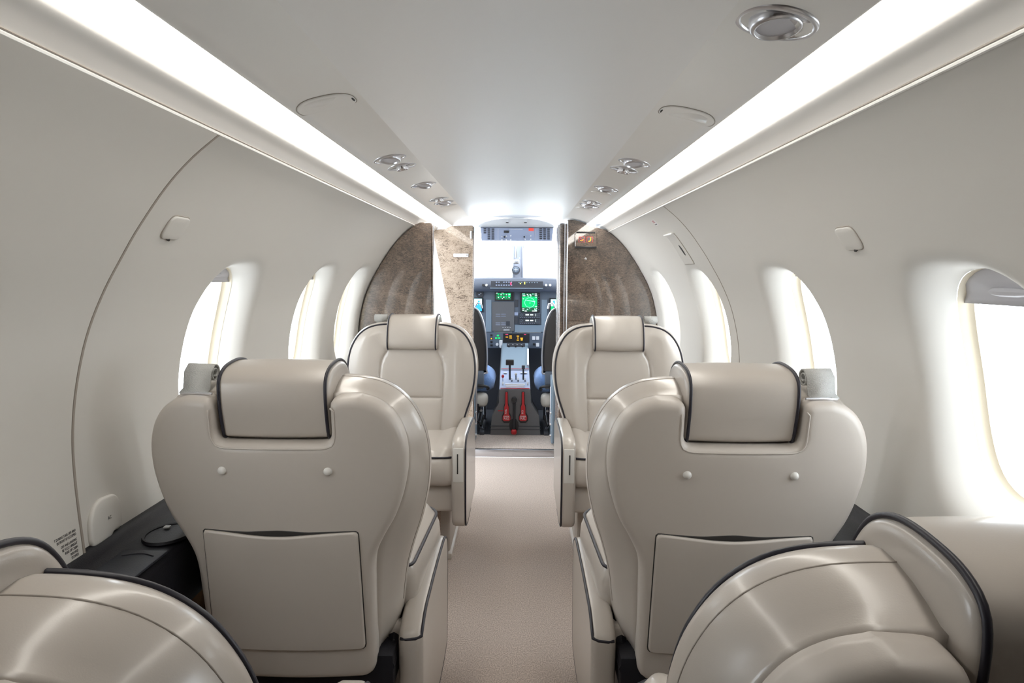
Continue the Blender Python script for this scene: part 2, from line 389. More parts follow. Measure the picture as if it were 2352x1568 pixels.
# ceiling: soffits, light coves, vent soffits, centre headliner, extruded along the cabin
def extr(name, pts, y0, y1, m, side=1, ny=1, kind='structure', parent=None, closed=False):
    P = [(side*x, z) for x, z in pts]; n = len(P); V = []; F = []
    for i in range(ny+1):
        y = y0+(y1-y0)*i/ny; V += [(x, y, z) for x, z in P]
    for i in range(ny):
        for k in range(n if closed else n-1): F.append([i*n+k, (i+1)*n+k, (i+1)*n+(k+1) % n, i*n+(k+1) % n])
    o = obj(name, V, F, m, parent, True, 40)
    if kind: tag(o, kind=kind)
    return o
V = []; pr = [(x, 1.3985+.036*(1-(x/.262)**2)) for x in np.linspace(-.262, .262, 33)]
extr('ceiling', pr, -1.6, 4.27, 'headliner', ny=4)
for sd, nm in ((-1, 'left'), (1, 'right')):
    so = crom([(.262, 1.3985), (.30, 1.3945), (.34, 1.386), (.365, 1.377), (.378, 1.368), (.384, 1.372), (.388, 1.39)], 6, False)
    extr('ceiling_soffit_'+nm, so, -1.6, 4.27, 'ceiling', sd)
    lo = crom([(.4535, 1.395), (.4545, 1.366), (.457, 1.357), (.463, 1.3515), (.478, 1.3435), (.490, 1.333), (.4965, 1.3255)], 5, False)
    extr('ceiling_cove_'+nm, lo, -1.6, 4.27, 'ceiling', sd)
    ye = 4.2 if sd < 0 else 3.965
    ob = thing('strip_light', 'long glowing strip light running along the %s side of the ceiling' % nm, 'light', (0, 0, 0), 'ceiling strip lights')
    th = np.linspace(0, PI, 15); tb = [(.42-.0335*math.cos(a), 1.368-.004*math.sin(a)-.010*math.cos(a)*-.5) for a in th]
    V = []; F = []; ys = list(np.linspace(.25, ye-.02, 12))+[ye-.008, ye]
    for j, y in enumerate(ys):
        k_ = 1 if j < len(ys)-2 else (.85 if j == len(ys)-2 else .3)
        V += [(sd*(.42+(x-.42)*k_), y, 1.368+(z-1.368)*k_) for x, z in tb]
    n = len(tb)
    for i in range(len(ys)-1):
        for k in range(n-1): F.append([i*n+k, (i+1)*n+k, (i+1)*n+k+1, i*n+k+1])
    F.append(list(range((len(ys)-1)*n, len(ys)*n)))
    obj('diffuser', V, F, 'strip', ob)
    hs = extr('housing', [(.386, 1.372), (.386, 1.392), (.454, 1.392), (.454, 1.372)], -1.6, 4.27, 'bead', sd, kind=None, parent=ob)
    # bright bead where wall panels meet the soffit
    mb = MB(); yb = 3.56 if sd < 0 else 4.0
    mb.tube([(sd*.4965, y, 1.3245) for y in np.linspace(-1.6, yb, 12)], .0032, 8); tag(mb.build('trim_%d' % (1 if sd < 0 else 2), 'bead'), kind='structure')
    mb = MB(); mb.tube([(sd*.4935, y, 1.3278) for y in np.linspace(-1.6, yb, 12)], .0014, 6); tag(mb.build('trim_%d' % (5 if sd < 0 else 6), 'thread'), kind='structure')  # dark line above the bead, its shadow put in as colour
# ledges
for sd, nm in ((-1, 'left'), (1, 'right')):
    y1 = 3.53 if sd < 0 else 3.97
    lp = [(.775, .592), (.757, .586), (.742, .570), (.728, .564), (.700, .560), (.66, .558), (.648, .550), (.642, .53), (.642, .43)]
    extr('trim_%d' % (7 if sd < 0 else 8), crom(lp, 4, False), -1.6, y1, 'black', sd)
    extr('wall_lower_'+nm, [(.646, .43), (.646, .425), (.60, .0)], -1.6, y1, 'brown', sd)
# floor, rear wall, belly beside the doorway
mb = MB(); mb.box((0, 1.335, -.01), (1.5, 5.87, .02)); tag(mb.build('floor', 'carpet', smooth=False), kind='structure')
mb = MB(); mb.box((0, -1.62, .72), (1.7, .04, 1.5)); tag(mb.build('wall_back', 'burl', smooth=False), kind='structure')

# ================================================================== bulkheads, doorway
def outer(z):
    """half width of the cabin at height z, down to the floor"""
    if z > 1.325: return float(np.interp(z, [1.325, 1.35, 1.368], [.497, .462, .40]))
    if z < .585: return .763-(.585-z)*.25
    return prof(s_of_z(z))[0]
zs = [0, .2, .4, .6, .7, .8, .88, .95, 1.0, 1.05, 1.1, 1.14, 1.18, 1.22, 1.25, 1.28, 1.30, 1.325]
poly = [(-.412, 0)]+[(-.412, 1.33), (-.415, 1.336), (-.422, 1.340), (-.44, 1.338), (-.47, 1.337)]+[(-outer(z)-.0, z) for z in zs[::-1]]
mb = MB(); mb.prism(poly, 3.55, 3.585, 'y'); o = mb.build('wall_bulkhead_left', 'burl', auto=30); tag(o, kind='structure')
o.modifiers.new('b', 'BEVEL').width = .004
# shiny edge strip of the left bulkhead
mb = MB(); mb.box((-.409, 3.567, .66), (.008, .042, 1.33), .003); tag(mb.build('trim_9', 'burl'), kind='structure')
# right wardrobe bulkhead
poly = rpoly([(.272, 0), (.272, 1.386), (.30, 1.388), (.345, 1.378), (.372, 1.366), (.40, 1.35), (.44, 1.345), (.47, 1.338)], [0, .004, .004, .004, 0, 0, 0, 0], 3)+[(outer(z), z) for z in zs[::-1]]
mb = MB(); mb.prism(poly, 4.0, 4.20, 'y'); o = mb.build('wall_bulkhead_right', 'burl', auto=30); tag(o, kind='structure')
o.modifiers.new('b', 'BEVEL').width = .006
mb = MB(); mb.box((.258, 4.235, .69), (.036, .06, 1.39), .014, 4); mb.box((.25, 4.33, .69), (.034, .10, 1.37), .014, 4); tag(mb.build('trim_10', 'burl'), kind='structure')
mb = MB(); mb.box((.2715, 4.215, .69), (.006, .016, 1.38), .002); mb.box((.2745, 3.998, .69), (.005, .012, 1.385), .002); mb.box((.2385, 4.275, .69), (.007, .014, 1.38), .002); tag(mb.build('trim_11', 'chrome'), kind='structure')
# cockpit partition on the left, the open door's light put into its paler veneer colour
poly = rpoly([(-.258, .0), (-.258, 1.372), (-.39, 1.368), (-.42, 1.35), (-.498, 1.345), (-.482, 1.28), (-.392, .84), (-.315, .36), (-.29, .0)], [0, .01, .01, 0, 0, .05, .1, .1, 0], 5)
mb = MB(); mb.prism(poly, 4.27, 4.30, 'y'); o = mb.build('wall_partition_left', 'burl_door_lit', auto=30); tag(o, kind='structure')
mb = MB(); mb.box((-.257, 4.285, .68), (.008, .038, 1.37), .003); tag(mb.build('trim_12', 'burl'), kind='structure')
t = thing('partition_latch', 'white pill-shaped latch set flat in the door-lit burl cockpit partition', 'latch', (0, 4.27, 0))
c = at(1059, 586, 4.268); V = MB(); V.box((c.x, -.004, c.z), (.088, .008, .02), .0095, 4); V.build('plate', 'white_plastic', t)
V = MB(); V.box((c.x+.032, -.009, c.z+.001), (.012, .004, .008), .002); V.build('catch', 'satin', t)
t = thing('door_hinge', 'small upright white hinge pill at the top edge of the door-lit partition', 'hinge', (0, 4.27, 0))
c = at(1082, 539, 4.268); V = MB(); V.box((c.x, -.004, c.z), (.012, .008, .046), .0055, 4); V.build('plate', 'white_plastic', t)
V = MB(); V.tube([(c.x, -.009, c.z-.016), (c.x, -.009, c.z+.016)], .0022, 8); V.build('pin', 'satin', t)
poly = [(-.27, 0), (-.27, 1.36), (-.42, 1.35), (-.50, 1.345)]+[(-outer(z), z) for z in zs[::-1]]
mb = MB(); mb.prism(poly, 4.305, 4.33, 'y'); tag(mb.build('trim_15', 'bead'), kind='structure')  # added white panel standing in for the glare of the open doorway
# doorway frame of the air-stair door and the sill riser
def curvewall(y): return [Vector((-outer(z)+.006, y, z)) for z in zs]
mb = MB()
for y in (3.61, 4.245): mb.tube(curvewall(y), .016, 8)
mb.tube([(-.50, 3.61, 1.318), (-.50, 4.245, 1.318)], .014, 8); o = mb.build('door_1', 'bead'); tag(o, kind='structure')
# jamb lining between doorway and partition
V = []; F = []
for i, z in enumerate(zs): V += [(-outer(z), 4.24, z), (-outer(z)-.10, 4.21, z), (-outer(z), 3.615, z), (-outer(z)-.10, 3.63, z)]
for i in range(len(zs)-1): F += [[4*i, 4*i+4, 4*i+5, 4*i+1], [4*i+2, 4*i+6, 4*i+7, 4*i+3]]
o = obj('door_1_jamb', V, F, 'bead'); o.name = 'trim_13'; tag(o, kind='structure')
mb = MB(); mb.box((-.012, 4.285, .023), (.50, .03, .046), .002); tag(mb.build('trim_14', 'satin'), kind='structure')
mb = MB(); mb.box((0, 5.60, .52), (1.3, .03, 1.0)); tag(mb.build('wall_front', 'panel_dark', smooth=False), kind='structure')
mb = MB(); mb.box((0, 5.15, .024), (1.3, .92, .036)); tag(mb.build('floor.002', 'panel_dark', smooth=False), kind='structure')
mb = MB(); mb.box((-.0, 4.485, .028), (1.3, .39, .036)); tag(mb.build('floor.001', 'carpet', smooth=False), kind='structure')

# ================================================================== passenger seats
REC = math.radians(9.5); ZB = .322
def bk(u, w, v):
    """backrest frame -> seat frame: u across, w up the back, v towards the sitter"""
    v = v+.38*u*u
    return (u, v*math.cos(REC)-w*math.sin(REC), ZB+w*math.cos(REC)+v*math.sin(REC))
def sym(half):
    """right half bottom->top mirrored to a closed counter-clockwise outline"""
    return half+[(-x, y) for x, y in half[::-1]]
shell_half = [(.125, -.042), (.150, -.039), (.163, -.027), (.168, 0), (.168, .08), (.170, .15), (.172, .205), (.179, .238), (.195, .272), (.215, .308), (.230, .350), (.240, .400), (.240, .448), (.230, .488), (.212, .519), (.188, .539), (.160, .549), (.13, .551)]
front_half = [(.10, -.01), (.165, -.006), (.187, .02), (.196, .07), (.205, .13), (.222, .19), (.240, .245), (.252, .305), (.256, .36), (.252, .41), (.240, .455), (.216, .497), (.180, .526), (.13, .540), (.06, .543)]
OS = crom(sym(shell_half), 6); OF = crom(sym(front_half), 6)
def polar(P, c=(0, .27), n=220):
    a = np.arctan2(P[:, 1]-c[1], P[:, 0]-c[0]); r = np.hypot(P[:, 0]-c[0], P[:, 1]-c[1]); k = np.argsort(a); a, r = a[k], r[k]
    t = np.linspace(-PI, PI, n, endpoint=False); rr = np.interp(t, np.r_[a-2*PI, a, a+2*PI], np.r_[r, r, r])
    return np.stack([c[0]+rr*np.cos(t), c[1]+rr*np.sin(t)], 1)
PS, PF = polar(OS), polar(OF)
# seams on the sitter's side: a rounded centre panel and one cross seam
seam1 = crom([(.118, .03), (.125, .16), (.128, .28), (.129, .34), (.122, .395), (.104, .43)], 8, False)
seam2 = seam1*np.array([-1, 1]); seam3 = np.array([(x, .245) for x in np.linspace(-.127, .127, 30)])
VF = .148
def front_h(u, w, d):
    Q = np.stack([u, w], 1); ds_ = np.minimum(np.minimum(dist(Q, seam1, False), dist(Q, seam2, False)), dist(Q, seam3, False))
    h = VF+.012*(1-np.exp(-d/.02))+.010*np.exp(-((np.abs(u)-.185)/.04)**2)*np.clip(d/.03, 0, 1)+.012*np.exp(-((w-.12)/.09)**2)*np.exp(-(u/.11)**2)
    h += .004*np.exp(-((w-.36)/.07)**2)*np.exp(-(u/.09)**2)
    return h-.0055*np.exp(-(ds_/.0035)**2)-.004*np.exp(-(ds_/.014)**2)
def seam_pts():
    out = []
    for s in (seam1, seam2, seam3):
        s = resample(s, .008, False); t = np.gradient(s, axis=0); t /= np.linalg.norm(t, axis=1)[:, None]; n = np.stack([t[:, 1], -t[:, 0]], 1)
        for k in (0, .003, -.003, .007, -.007): out.append(s+n*k)
    return np.vstack(out)
protos = {}
def make_seat(sd):
    """one armchair facing +y, its aisle side towards sd*x; the shoulder belt on the other side"""
    root = thing('armchair', 'tmp', 'armchair', (0, 0, 0), 'cream leather cabin armchairs')
    # padded back: rings swept from the front rim round the bolster to the shell
    prm = [(0, 1, 0), (.004, 1, -.005), (.010, .98, -.015), (.015, .93, -.031), (.016, .84, -.053), (.013, .7, -.079), (.007, .5, -.101), (.0, .25, -.118), (-.002, .05, -.128)]
    P = resample(PF, .009); P = P if area(P) > 0 else P[::-1]
    V, F = plate(PF, front_h, rings=(.002, .005, .009, .014, .02), ds=.009, grid=.0095, extra=seam_pts(), side=(), back=False)
    n = len(resample(PF, .009)); ring0 = np.array([(v[0], v[1]) for v in V[:n]])
    sh = polar(OS, n=400); c0 = np.array((0, .27))
    def toshell(q):
        a = math.atan2(q[1]-c0[1], q[0]-c0[0]); k = int((a+PI)/(2*PI)*400) % 400; f = (a+PI)/(2*PI)*400-int((a+PI)/(2*PI)*400)
        return sh[k]*(1-f)+sh[(k+1) % 400]*f
    tgt = np.array([toshell(q) for q in ring0]); N = normals(ring0); prev = list(range(n))
    for off, m_, dv in prm[1:]:
        Q = ring0*m_+tgt*(1-m_)+N*off; s = len(V); V += [(q[0], q[1], VF+dv) for q in Q]
        F += [[prev[i], s+i, s+(i+1) % n, prev[(i+1) % n]] for i in range(n)]; prev = list(range(s, s+n))
    F.append(prev[::-1])
    cush = obj('back_cushion', [bk(*v) for v in V], F, 'leather', root); fixn(cush)
    mb = MB(); q = resample(PF, .012); mb.tube([bk(x, y, VF-.001) for x, y in q+normals(q)*.002], .0038, 8, True); mb.build('piping', 'piping', cush, auto=180)
    mb = MB(); q = resample(PF*.84+np.array([toshell(p) for p in PF])*.16, .012); q = np.array([p for p in q])
    ring = [(p, nn) for p, nn in zip(q, normals(q)) if p[1] > .05]
    mb.tube([bk(*(p+nn*.0155), VF-.053) for p, nn in ring if p[0] > 0][::1], .0013, 6); L = [bk(*(p+nn*.0155), VF-.053) for p, nn in ring if p[0] <= 0]
    # the left-hand run crosses the angle wrap: order by height
    L = sorted(L, key=lambda p: math.atan2(p[2]-.6, -p[0])); mb.tube(L, .0013, 6)
    mb.build('seam', 'thread', cush, auto=180)
    # hard back shell with the headrest notch
    so = [tuple(p) for p in OS]; nb = .463; nw = .1065
    k0 = [p for p in so if p[0] >= 0 and not (p[0] < .13 and p[1] > .3)]; kr = sorted(k0, key=lambda p: (math.atan2(p[1]-.25, p[0])))
    right = [p for p in kr]+[(.125, .551), (.113, .548), (nw+.001, .541), (nw, .53), (nw, .50), (nw, nb+.02), (nw-.003, nb+.008), (nw-.012, nb+.001), (nw-.03, nb)]
    outl = right+[(-x, y) for x, y in right[::-1]]
    clean = [outl[0]]
    for p in outl[1:]:
        if math.hypot(p[0]-clean[-1][0], p[1]-clean[-1][1]) > .0015: clean.append(p)
    R = .012
    R = .016
    V, F = plate(clean, rim(R, .042), rings=[.0008, .003, .006, .011, .016], ds=.007, grid=.022, side=((0, .012), (-.001, .0)))
    shell = obj('back_shell', [bk(x, y, .018-h) for x, y, h in V], F, 'shell', root); fixn(shell)
    # recessed moulding line round the notch
    mb = MB(); ln_ = [(nw+.008, .535), (nw+.008, nb+.012), (nw+.003, nb-.002), (nw-.012, nb-.007), (-nw+.012, nb-.007), (-nw-.003, nb-.002), (-nw-.008, nb+.012), (-nw-.008, .535)]
    mb.tube([bk(x, y, -.0226) for x, y in resample(rpoly(ln_, .006), .01, False)][:-1], .0017, 6); mb.build('moulding', 'shell', shell, auto=180)
    for sx in (-1, 1):
        mtx = Matrix.Translation(bk(sx*.098, .412, -.0235)) @ Matrix.Rotation(PI/2-REC*-1, 4, 'X')
        mb = MB(); mb.lathe([(.0001, .0075), (.003, .0072), (.006, .0055), (.0076, .003), (.008, 0), (.0095, -.0005), (.0105, -.0025)], mtx, 20); mb.build('stud', 'cap', shell, auto=180)
    # literature pocket with a sagging lip and dark gap
    pk = [(-.150, .030), (.150, .030), (.147, .287), (.10, .286), (.05, .283), (.0, .280), (-.05, .2815), (-.10, .286), (-.147, .289)]
    pk = rpoly(pk, [.012, .012, .008, .03, .03, .03, .03, .03, .008], 5)
    V, F = plate(pk, rim(.004, .0065), rings=[.0004, .0015, .003, .004], ds=.006, grid=.03, side=((0, 0),))
    pocket = obj('magazine_pocket', [bk(x, y, -.0235-h-.003*math.exp(-((y-.28)/.02)**2)*math.exp(-(x/.07)**2)) for x, y, h in V], F, 'shell', shell); fixn(pocket)
    gp = [(-.1522, .0282), (.1522, .0282), (.1488, .2885), (.10, .2885), (.05, .288), (.02, .2905), (.0, .292), (-.03, .2905), (-.06, .288), (-.10, .2885), (-.149, .2908)]
    gp = rpoly(gp, [.012, .012, .008]+[.01]*7+[.008], 4)
    V, F = plate(gp, lambda u, w, d: .0006+0*u, rings=[.002], ds=.006, grid=.04, side=((0, 0),))
    gap = obj('pocket_opening', [bk(x, y, -.0238-h) for x, y, h in V], F, 'gap', shell); fixn(gap)
    # headrest: side profile (v, w) with padded ends
    hp = [(.004, .474), (.010, .468), (.02, .469), (.03, .48), (.034, .51), (.05, .525), (.09, .53), (.125, .515), (.145, .475), (.153, .452), (.163, .443), (.176, .443), (.186, .456), (.188, .488), (.181, .526), (.163, .558), (.137, .578), (.10, .590), (.05, .594), (.022, .590), (.006, .580), (-.001, .562), (-.003, .53), (.0, .50)]
    hpc = crom(hp, 5); hw = .097
    V, F = plate(hpc, lambda u, w, d: hw+.008*np.sqrt(np.clip(1-(1-np.clip(d/.016, 0, 1))**2, 0, 1)), rings=(.001, .003, .006, .011, .016), ds=.008, grid=.014, side=[(.0022*math.cos(PI*.5*k_), hw*k_) for k_ in (.985, .9, .75, .5, .25, 0)], back=False)
    VV = [(h, y, x) for x, y, h in V]; n0 = len(VV)
    VV += [(-a, b_, c_) for a, b_, c_ in VV]; FF = F+[[i+n0 for i in f[::-1]] for f in F]
    def hbk(u, w, v):      # headrest is not wrapped round with the back: its ends stay square
        return (u, v*math.cos(REC)-w*math.sin(REC), ZB+w*math.cos(REC)+v*math.sin(REC))
    hr = obj('headrest', [hbk(*v) for v in VV], FF, 'leather', root); fixn(hr)
    q = resample(hpc, .008); q = q if area(q) > 0 else q[::-1]; q = q+normals(q)*.0018
    for sx in (-1, 1):
        mb = MB(); mb.tube([hbk(sx*(hw+.0005), y, x) for x, y in q], .0031, 8, True); mb.build('piping', 'piping', hr, auto=180)
    # seat cushion
    so = rpoly([(-.218, .135), (.218, .135), (.232, .50), (.20, .548), (-.20, .548), (-.232, .50)], [.03, .03, .04, .03, .03, .04], 6)
    sg = lambda u, w, d: .452+.026*(1-np.exp(-d/.03))+.014*np.exp(-((np.abs(u)-.19)/.035)**2)*np.clip(d/.02, 0, 1)-.006*np.exp(-((np.abs(u)-.14)/.005)**2)
    V, F = plate(so, sg, rings=(.002, .006, .012, .02), ds=.012, grid=.012, side=((.004, .446), (.010, .43), (.013, .40), (.010, .375), (.002, .36), (-.004, .352)), back=True)
    sc_ = obj('seat_cushion', V, F, 'leather', root); fixn(sc_)
    q = resample(so, .012); mb = MB(); mb.tube([(x, y, .4535) for x, y in q+normals(q)*.002], .0038, 8, True); mb.build('piping', 'piping', sc_, auto=180)
    # apron under the cushion, base and the black reclining mechanism
    mb = MB(); mb.box((0, .30, .300), (.43, .44, .10), .014, 3); mb.build('apron', 'shell', root)
    mb = MB(); mb.box((0, .155, .125), (.35, .30, .25), .012, 3); mb.box((0, .16, .012), (.37, .34, .024), .006); bs = mb.build('base', 'shell', root)
    mb = MB(); mb.box((-sd*-.11, .3065, .13), (.06, .004, .11), .002); mb.build('base_grille', 'carpet', bs)
    mb = MB(); mb.box((0, .055, .285), (.40, .10, .07), .006)
    for sx in (-1, 1):
        pts = [(sx*.188, .02+.13*math.sin(a), .46-.165*math.cos(a)) for a in np.linspace(-.1, 1.4, 9)]; mb.tube(pts, .014, 8)
        for k in range(7): p = pts[min(k+1, 8)]; mb.box((p[0]+sx*.006, p[1], p[2]-.012), (.01, .012, .01), .002)
    mb.build('recline_frame', 'black', root)
    # armrest on the aisle side
    ap = rpoly([(.035, .19), (.47, .19), (.545, .205), (.562, .36), (.553, .505), (.50, .523), (.30, .524), (.10, .513), (.035, .485)], [.01, .04, .03, .06, .03, .03, .08, .05, .02], 6)
    x0, x1 = .204, .256; w_ = x1-x0
    V, F = plate(ap, rim(.014, w_), rings=[.0008, .003, .007, .011, .014], ds=.010, grid=.04, side=((0, .012), (-.004, .004), (-.012, 0)))
    arm = obj('armrest', [(sd*(x0+h), y, z) for y, z, h in V], F, 'leather', root); fixn(arm)
    q = resample(ap, .010); q = q if area(q) > 0 else q[::-1]; q = q-normals(q)*.004
    k1 = min(range(len(q)), key=lambda i: abs(q[i][0]-.30)+abs(q[i][1]-.19)); q = np.roll(q, -k1, 0)     # start under the arm
    q = [p for p in q if not (p[0] < .055 and p[1] < .474)]
    e = max(i for i, p in enumerate(q) if p[1] > .45); q = q[:e+1]
    line = [(sd*(x1-.0035), y, z) for y, z in q]+[(sd*(x1-.016), q[-1][0]-.004, q[-1][1]-.004), (sd*(x1-.036), q[-1][0]-.004, q[-1][1]-.006), (sd*(x0+.004), q[-1][0]-.002, q[-1][1]-.005)]
    mb = MB(); mb.tube(line, .0034, 8); mb.build('piping', 'piping', arm, auto=180)
    mb = MB(); mb.box((sd*.228, .5575, .43), (.036, .006, .12), .002); mb.build('control_plate', 'cap', arm)
    mb = MB(); mb.box((sd*.226, .5615, .435), (.004, .003, .07), .001); mb.build('control_slot', 'gap', arm)
    # rolled shoulder belt on the window side
    t = -sd; mb = MB(); pts = []
    for a in np.linspace(0, 3.3*PI, 34):
        r = .0205-.0045*a/PI; pts.append((.045+r*math.sin(a), .578+r*math.cos(a)*.78))
    pts = [(-.004, .553), (.014, .556), (.026, .585)]+pts
    V = []; F = []; uu = (.122, .175)
    for k, (v_, w_) in enumerate(pts):
        for u_ in uu:
            V += [bk(t*u_, w_-.0005*k*0, v_)]
    for k in range(len(pts)-1): F.append([2*k, 2*k+1, 2*k+3, 2*k+2])
    bl = obj('shoulder_belt', V, F, 'webbing', root); md = bl.modifiers.new('t', 'SOLIDIFY'); md.thickness = .0028; md.offset = 0
    mb = MB(); mb.tube([bk(t*u_, .5535-.06*max(0, u_-.14)**1, -.002) for u_ in np.linspace(.112, .172, 9)], .0026, 8); mb.build('belt_guide', 'chrome', bl)
    return root
seatL, seatR = make_seat(1), make_seat(-1)         # aisle to the right / aisle to the left
def drop_back(root, dz):
    for c in children(root):
        if c.name.split('.')[0] in ('back_cushion', 'back_shell', 'headrest', 'shoulder_belt'): c.location.z = dz
def lower(root, dz):
    for c in children(root):
        if c.name.startswith('armrest'): c.location.z = dz
SX = .42
spec = [  # prototype, x, y, rotation, armrest drop, label
    (seatL, -.433, 1.40, 0, -.135, 'cream leather armchair seen from behind, left of the aisle, whole back with magazine pocket visible'),
    (seatR, .426, 1.40, 0, -.135, 'cream armchair seen from behind, right of the aisle, its pocket partly hidden'),
    (seatR, -SX, 3.025, PI, 0, 'far left cream armchair facing the camera in front of the burl bulkhead'),
    (seatL, SX, 3.025, PI, 0, 'far right cream armchair facing the camera below the illuminated sign'),
    (seatL, -.455, .485, 0, -.018, 'nearest cream armchair at the bottom left corner, only one rounded shoulder showing'),
    (seatR, SX, .55, 0, -.135, 'nearest cream armchair at the bottom right corner with headrest and shoulder showing')]
used = set(); placed = []
for pr_, x, y, rz, dz, lab in spec:
    o = pr_ if pr_.name not in used else copy_tree(pr_); used.add(pr_.name)
    place(o, (x, y, 0), rz); o['label'] = lab
    placed.append((o, dz))
for o, dz in placed:
    if dz: lower(o, dz)
drop_back(placed[4][0], -.028); drop_back(placed[5][0], -.023)

# ================================================================== ceiling fittings
def soffit(side, x):
    pts = crom([(.262, 1.3985), (.30, 1.3945), (.34, 1.386), (.365, 1.377), (.378, 1.368)], 6, False)
    z = float(np.interp(x, pts[:, 0], pts[:, 1])); z2 = float(np.interp(x+.01, pts[:, 0], pts[:, 1]))
    t = Vector((side*.01, 0, z2-z)).normalized(); n = t.cross(Vector((0, 1, 0))); n = n if n.z < 0 else -n
    return Vector((side*x, 0, z)), n
def frame_at(p, n):
    yv = Vector((0, 1, 0)); xv = yv.cross(n).normalized(); return Matrix.Translation(p) @ Matrix((xv, yv, n)).transposed().to_4x4()
def fit_light(side, x, y, label, r=.046, tilt=.3):
    p, n = soffit(side, x); p.y = y; m = frame_at(p-n*.001, n)
    t = thing('reading_light', label, 'light', (0, 0, 0), 'chrome reading lights in the ceiling')
    mb = MB(); mb.lathe([(r*.83, -.001), (r*.83, .0042), (r*.86, .005), (r*.95, .0042), (r*1.01, .0025), (r*1.02, 0)], m, 40, cap=False); mb.build('bezel', 'satin', t, auto=180)
    mb = MB(); mb.lathe([(.0005, .0015), (r*.5, .0012), (r*.80, .0022), (r*.83, .0042)], m, 40, cap=False); mb.build('inner_ring', 'chrome', t, auto=180)
    m2 = m @ Matrix.Rotation(-tilt*side*.7, 4, 'Y') @ Matrix.Rotation(tilt*.55, 4, 'X')
    mb = MB(); mb.lathe([(r*.62, -.008), (r*.64, .001), (r*.61, .007), (r*.53, .0105), (r*.50, .010), (r*.48, .005), (.0005, .004)], m2, 40, cap=False); e = mb.build('eyeball', 'satin', t, auto=180)
    mb = MB(); mb.lathe([(.0004, .006), (r*.475, .006)], m2, 32, cap=False); mb.build('lens', 'shade', e)
    return t
def fit_vent(side, x, y, label, r=.042):
    p, n = soffit(side, x); p.y = y; m = frame_at(p-n*.001, n)
    t = thing('air_vent', label, 'air vent', (0, 0, 0), 'round air vents in the ceiling')
    mb = MB(); mb.lathe([(r*.86, .0005), (r*.88, .0035), (r*.95, .0045), (r, .003), (r*1.02, 0)], m, 40, cap=False); mb.build('bezel', 'satin', t, auto=180)
    mb = MB(); mb.lathe([(.0005, .0012), (r*.87, .0013)], m, 32, cap=False); mb.build('backing', 'cap', t)
    mb = MB(); mb.lathe([(r*.40, 0), (r*.41, .011), (r*.36, .013), (r*.22, .012), (r*.18, .009), (.0005, .0085)], m, 32, cap=False); mb.build('nozzle', 'chrome', t, auto=60)
    for k in range(2):
        mb = MB(); a = .25+k*PI; d = Vector((math.cos(a), math.sin(a), 0)); mb.tube([m @ (d*r*.38+Vector((0, 0, .004))), m @ (d*r*.9+Vector((0, 0, .0025)))], .0022, 6); mb.build('spoke', 'satin', t)
    return t
def fit_disc(side, x, y, label, r=.040):
    p, n = soffit(side, x); p.y = y; m = frame_at(p-n*.001, n)
    t = thing('ceiling_cover', label, 'cover', (0, 0, 0), 'round blank covers in the ceiling')
    mb = MB(); mb.lathe([(.0005, .005), (r*.6, .0048), (r*.9, .0038), (r*.93, .002)], m, 40, cap=False); mb.build('disc', 'cap', t, auto=180)
    mb = MB(); mb.lathe([(r*.93, .001), (r*.95, .003), (r*1.0, .003), (r*1.02, 0)], m, 40, cap=False); mb.build('rim', 'satin', t, auto=180)
fit_light(1, .321, .90, 'largest chrome reading light, alone near the top edge right of the centre', .051)
fit_light(-1, .325, 1.93, 'nearest chrome reading light on the left side of the ceiling')
fit_vent(-1, .318, 2.08, 'round air vent with hub just beyond the nearest left reading light')
fit_light(-1, .312, 2.50, 'second chrome reading light on the left ceiling, standing alone')
fit_vent(-1, .314, 2.98, 'round air vent with hub in the far left ceiling cluster')
fit_light(-1, .306, 3.12, 'far left chrome reading light touching the farthest left air vent')
fit_disc(-1, .302, 3.28, 'pale blank disc last of the left ceiling cluster')
fit_light(1, .320, 1.98, 'chrome reading light on the right ceiling beside the nearer right air vent')
fit_vent(1, .312, 2.12, 'nearer round air vent with hub on the right side of the ceiling')
fit_light(1, .316, 2.58, 'chrome reading light right ceiling directly before a pale blank disc', tilt=.2)
fit_disc(1, .312, 2.72, 'larger pale blank disc behind the middle right reading light')
fit_vent(1, .312, 3.06, 'farther round air vent with hub in the far right ceiling cluster')
fit_light(1, .314, 3.20, 'farthest right chrome reading light touching the far right air vent')
fit_disc(1, .304, 3.38, 'small pale blank disc last of the right ceiling cluster')
for sd, yc, lab in ((-1, 1.31, 'flush oval hatch in the left ceiling beside the strip light'), (1, 1.39, 'flush oval hatch in the right ceiling beside the strip light')):
    t = thing('oxygen_hatch', lab, 'hatch', (0, 0, 0), 'flush oval ceiling hatches')
    ol = rrect(.098, .085, .036, .325, 0, 8)
    V, F = plate(ol, rim(.0022, .0026), rings=[.0003, .001, .0022], ds=.004, grid=.012, side=((0, 0),))
    def mp(u, w, h):
        p, n = soffit(sd, min(max(u, .262), .378)); return (p.x+n.x*h, yc+w, p.z+n.z*h+.0)
    o = obj('door', [mp(*v) for v in V], F, 'ceiling', t); fixn(o)
    q = rrect(.1, .087, .037, .325, 0, 8); mb = MB(); mb.tube([mp(x, y, .0004) for x, y in resample(q, .005)], .0008, 5, True); mb.build('joint', 'thread', t, auto=180)
    mb = MB(); mb.tube([mp(.2785, -.012+.004*k, .0022) for k in range(7)], [.0008, .0016, .002, .002, .002, .0016, .0008], 6); mb.build('finger_notch', 'gap', t)

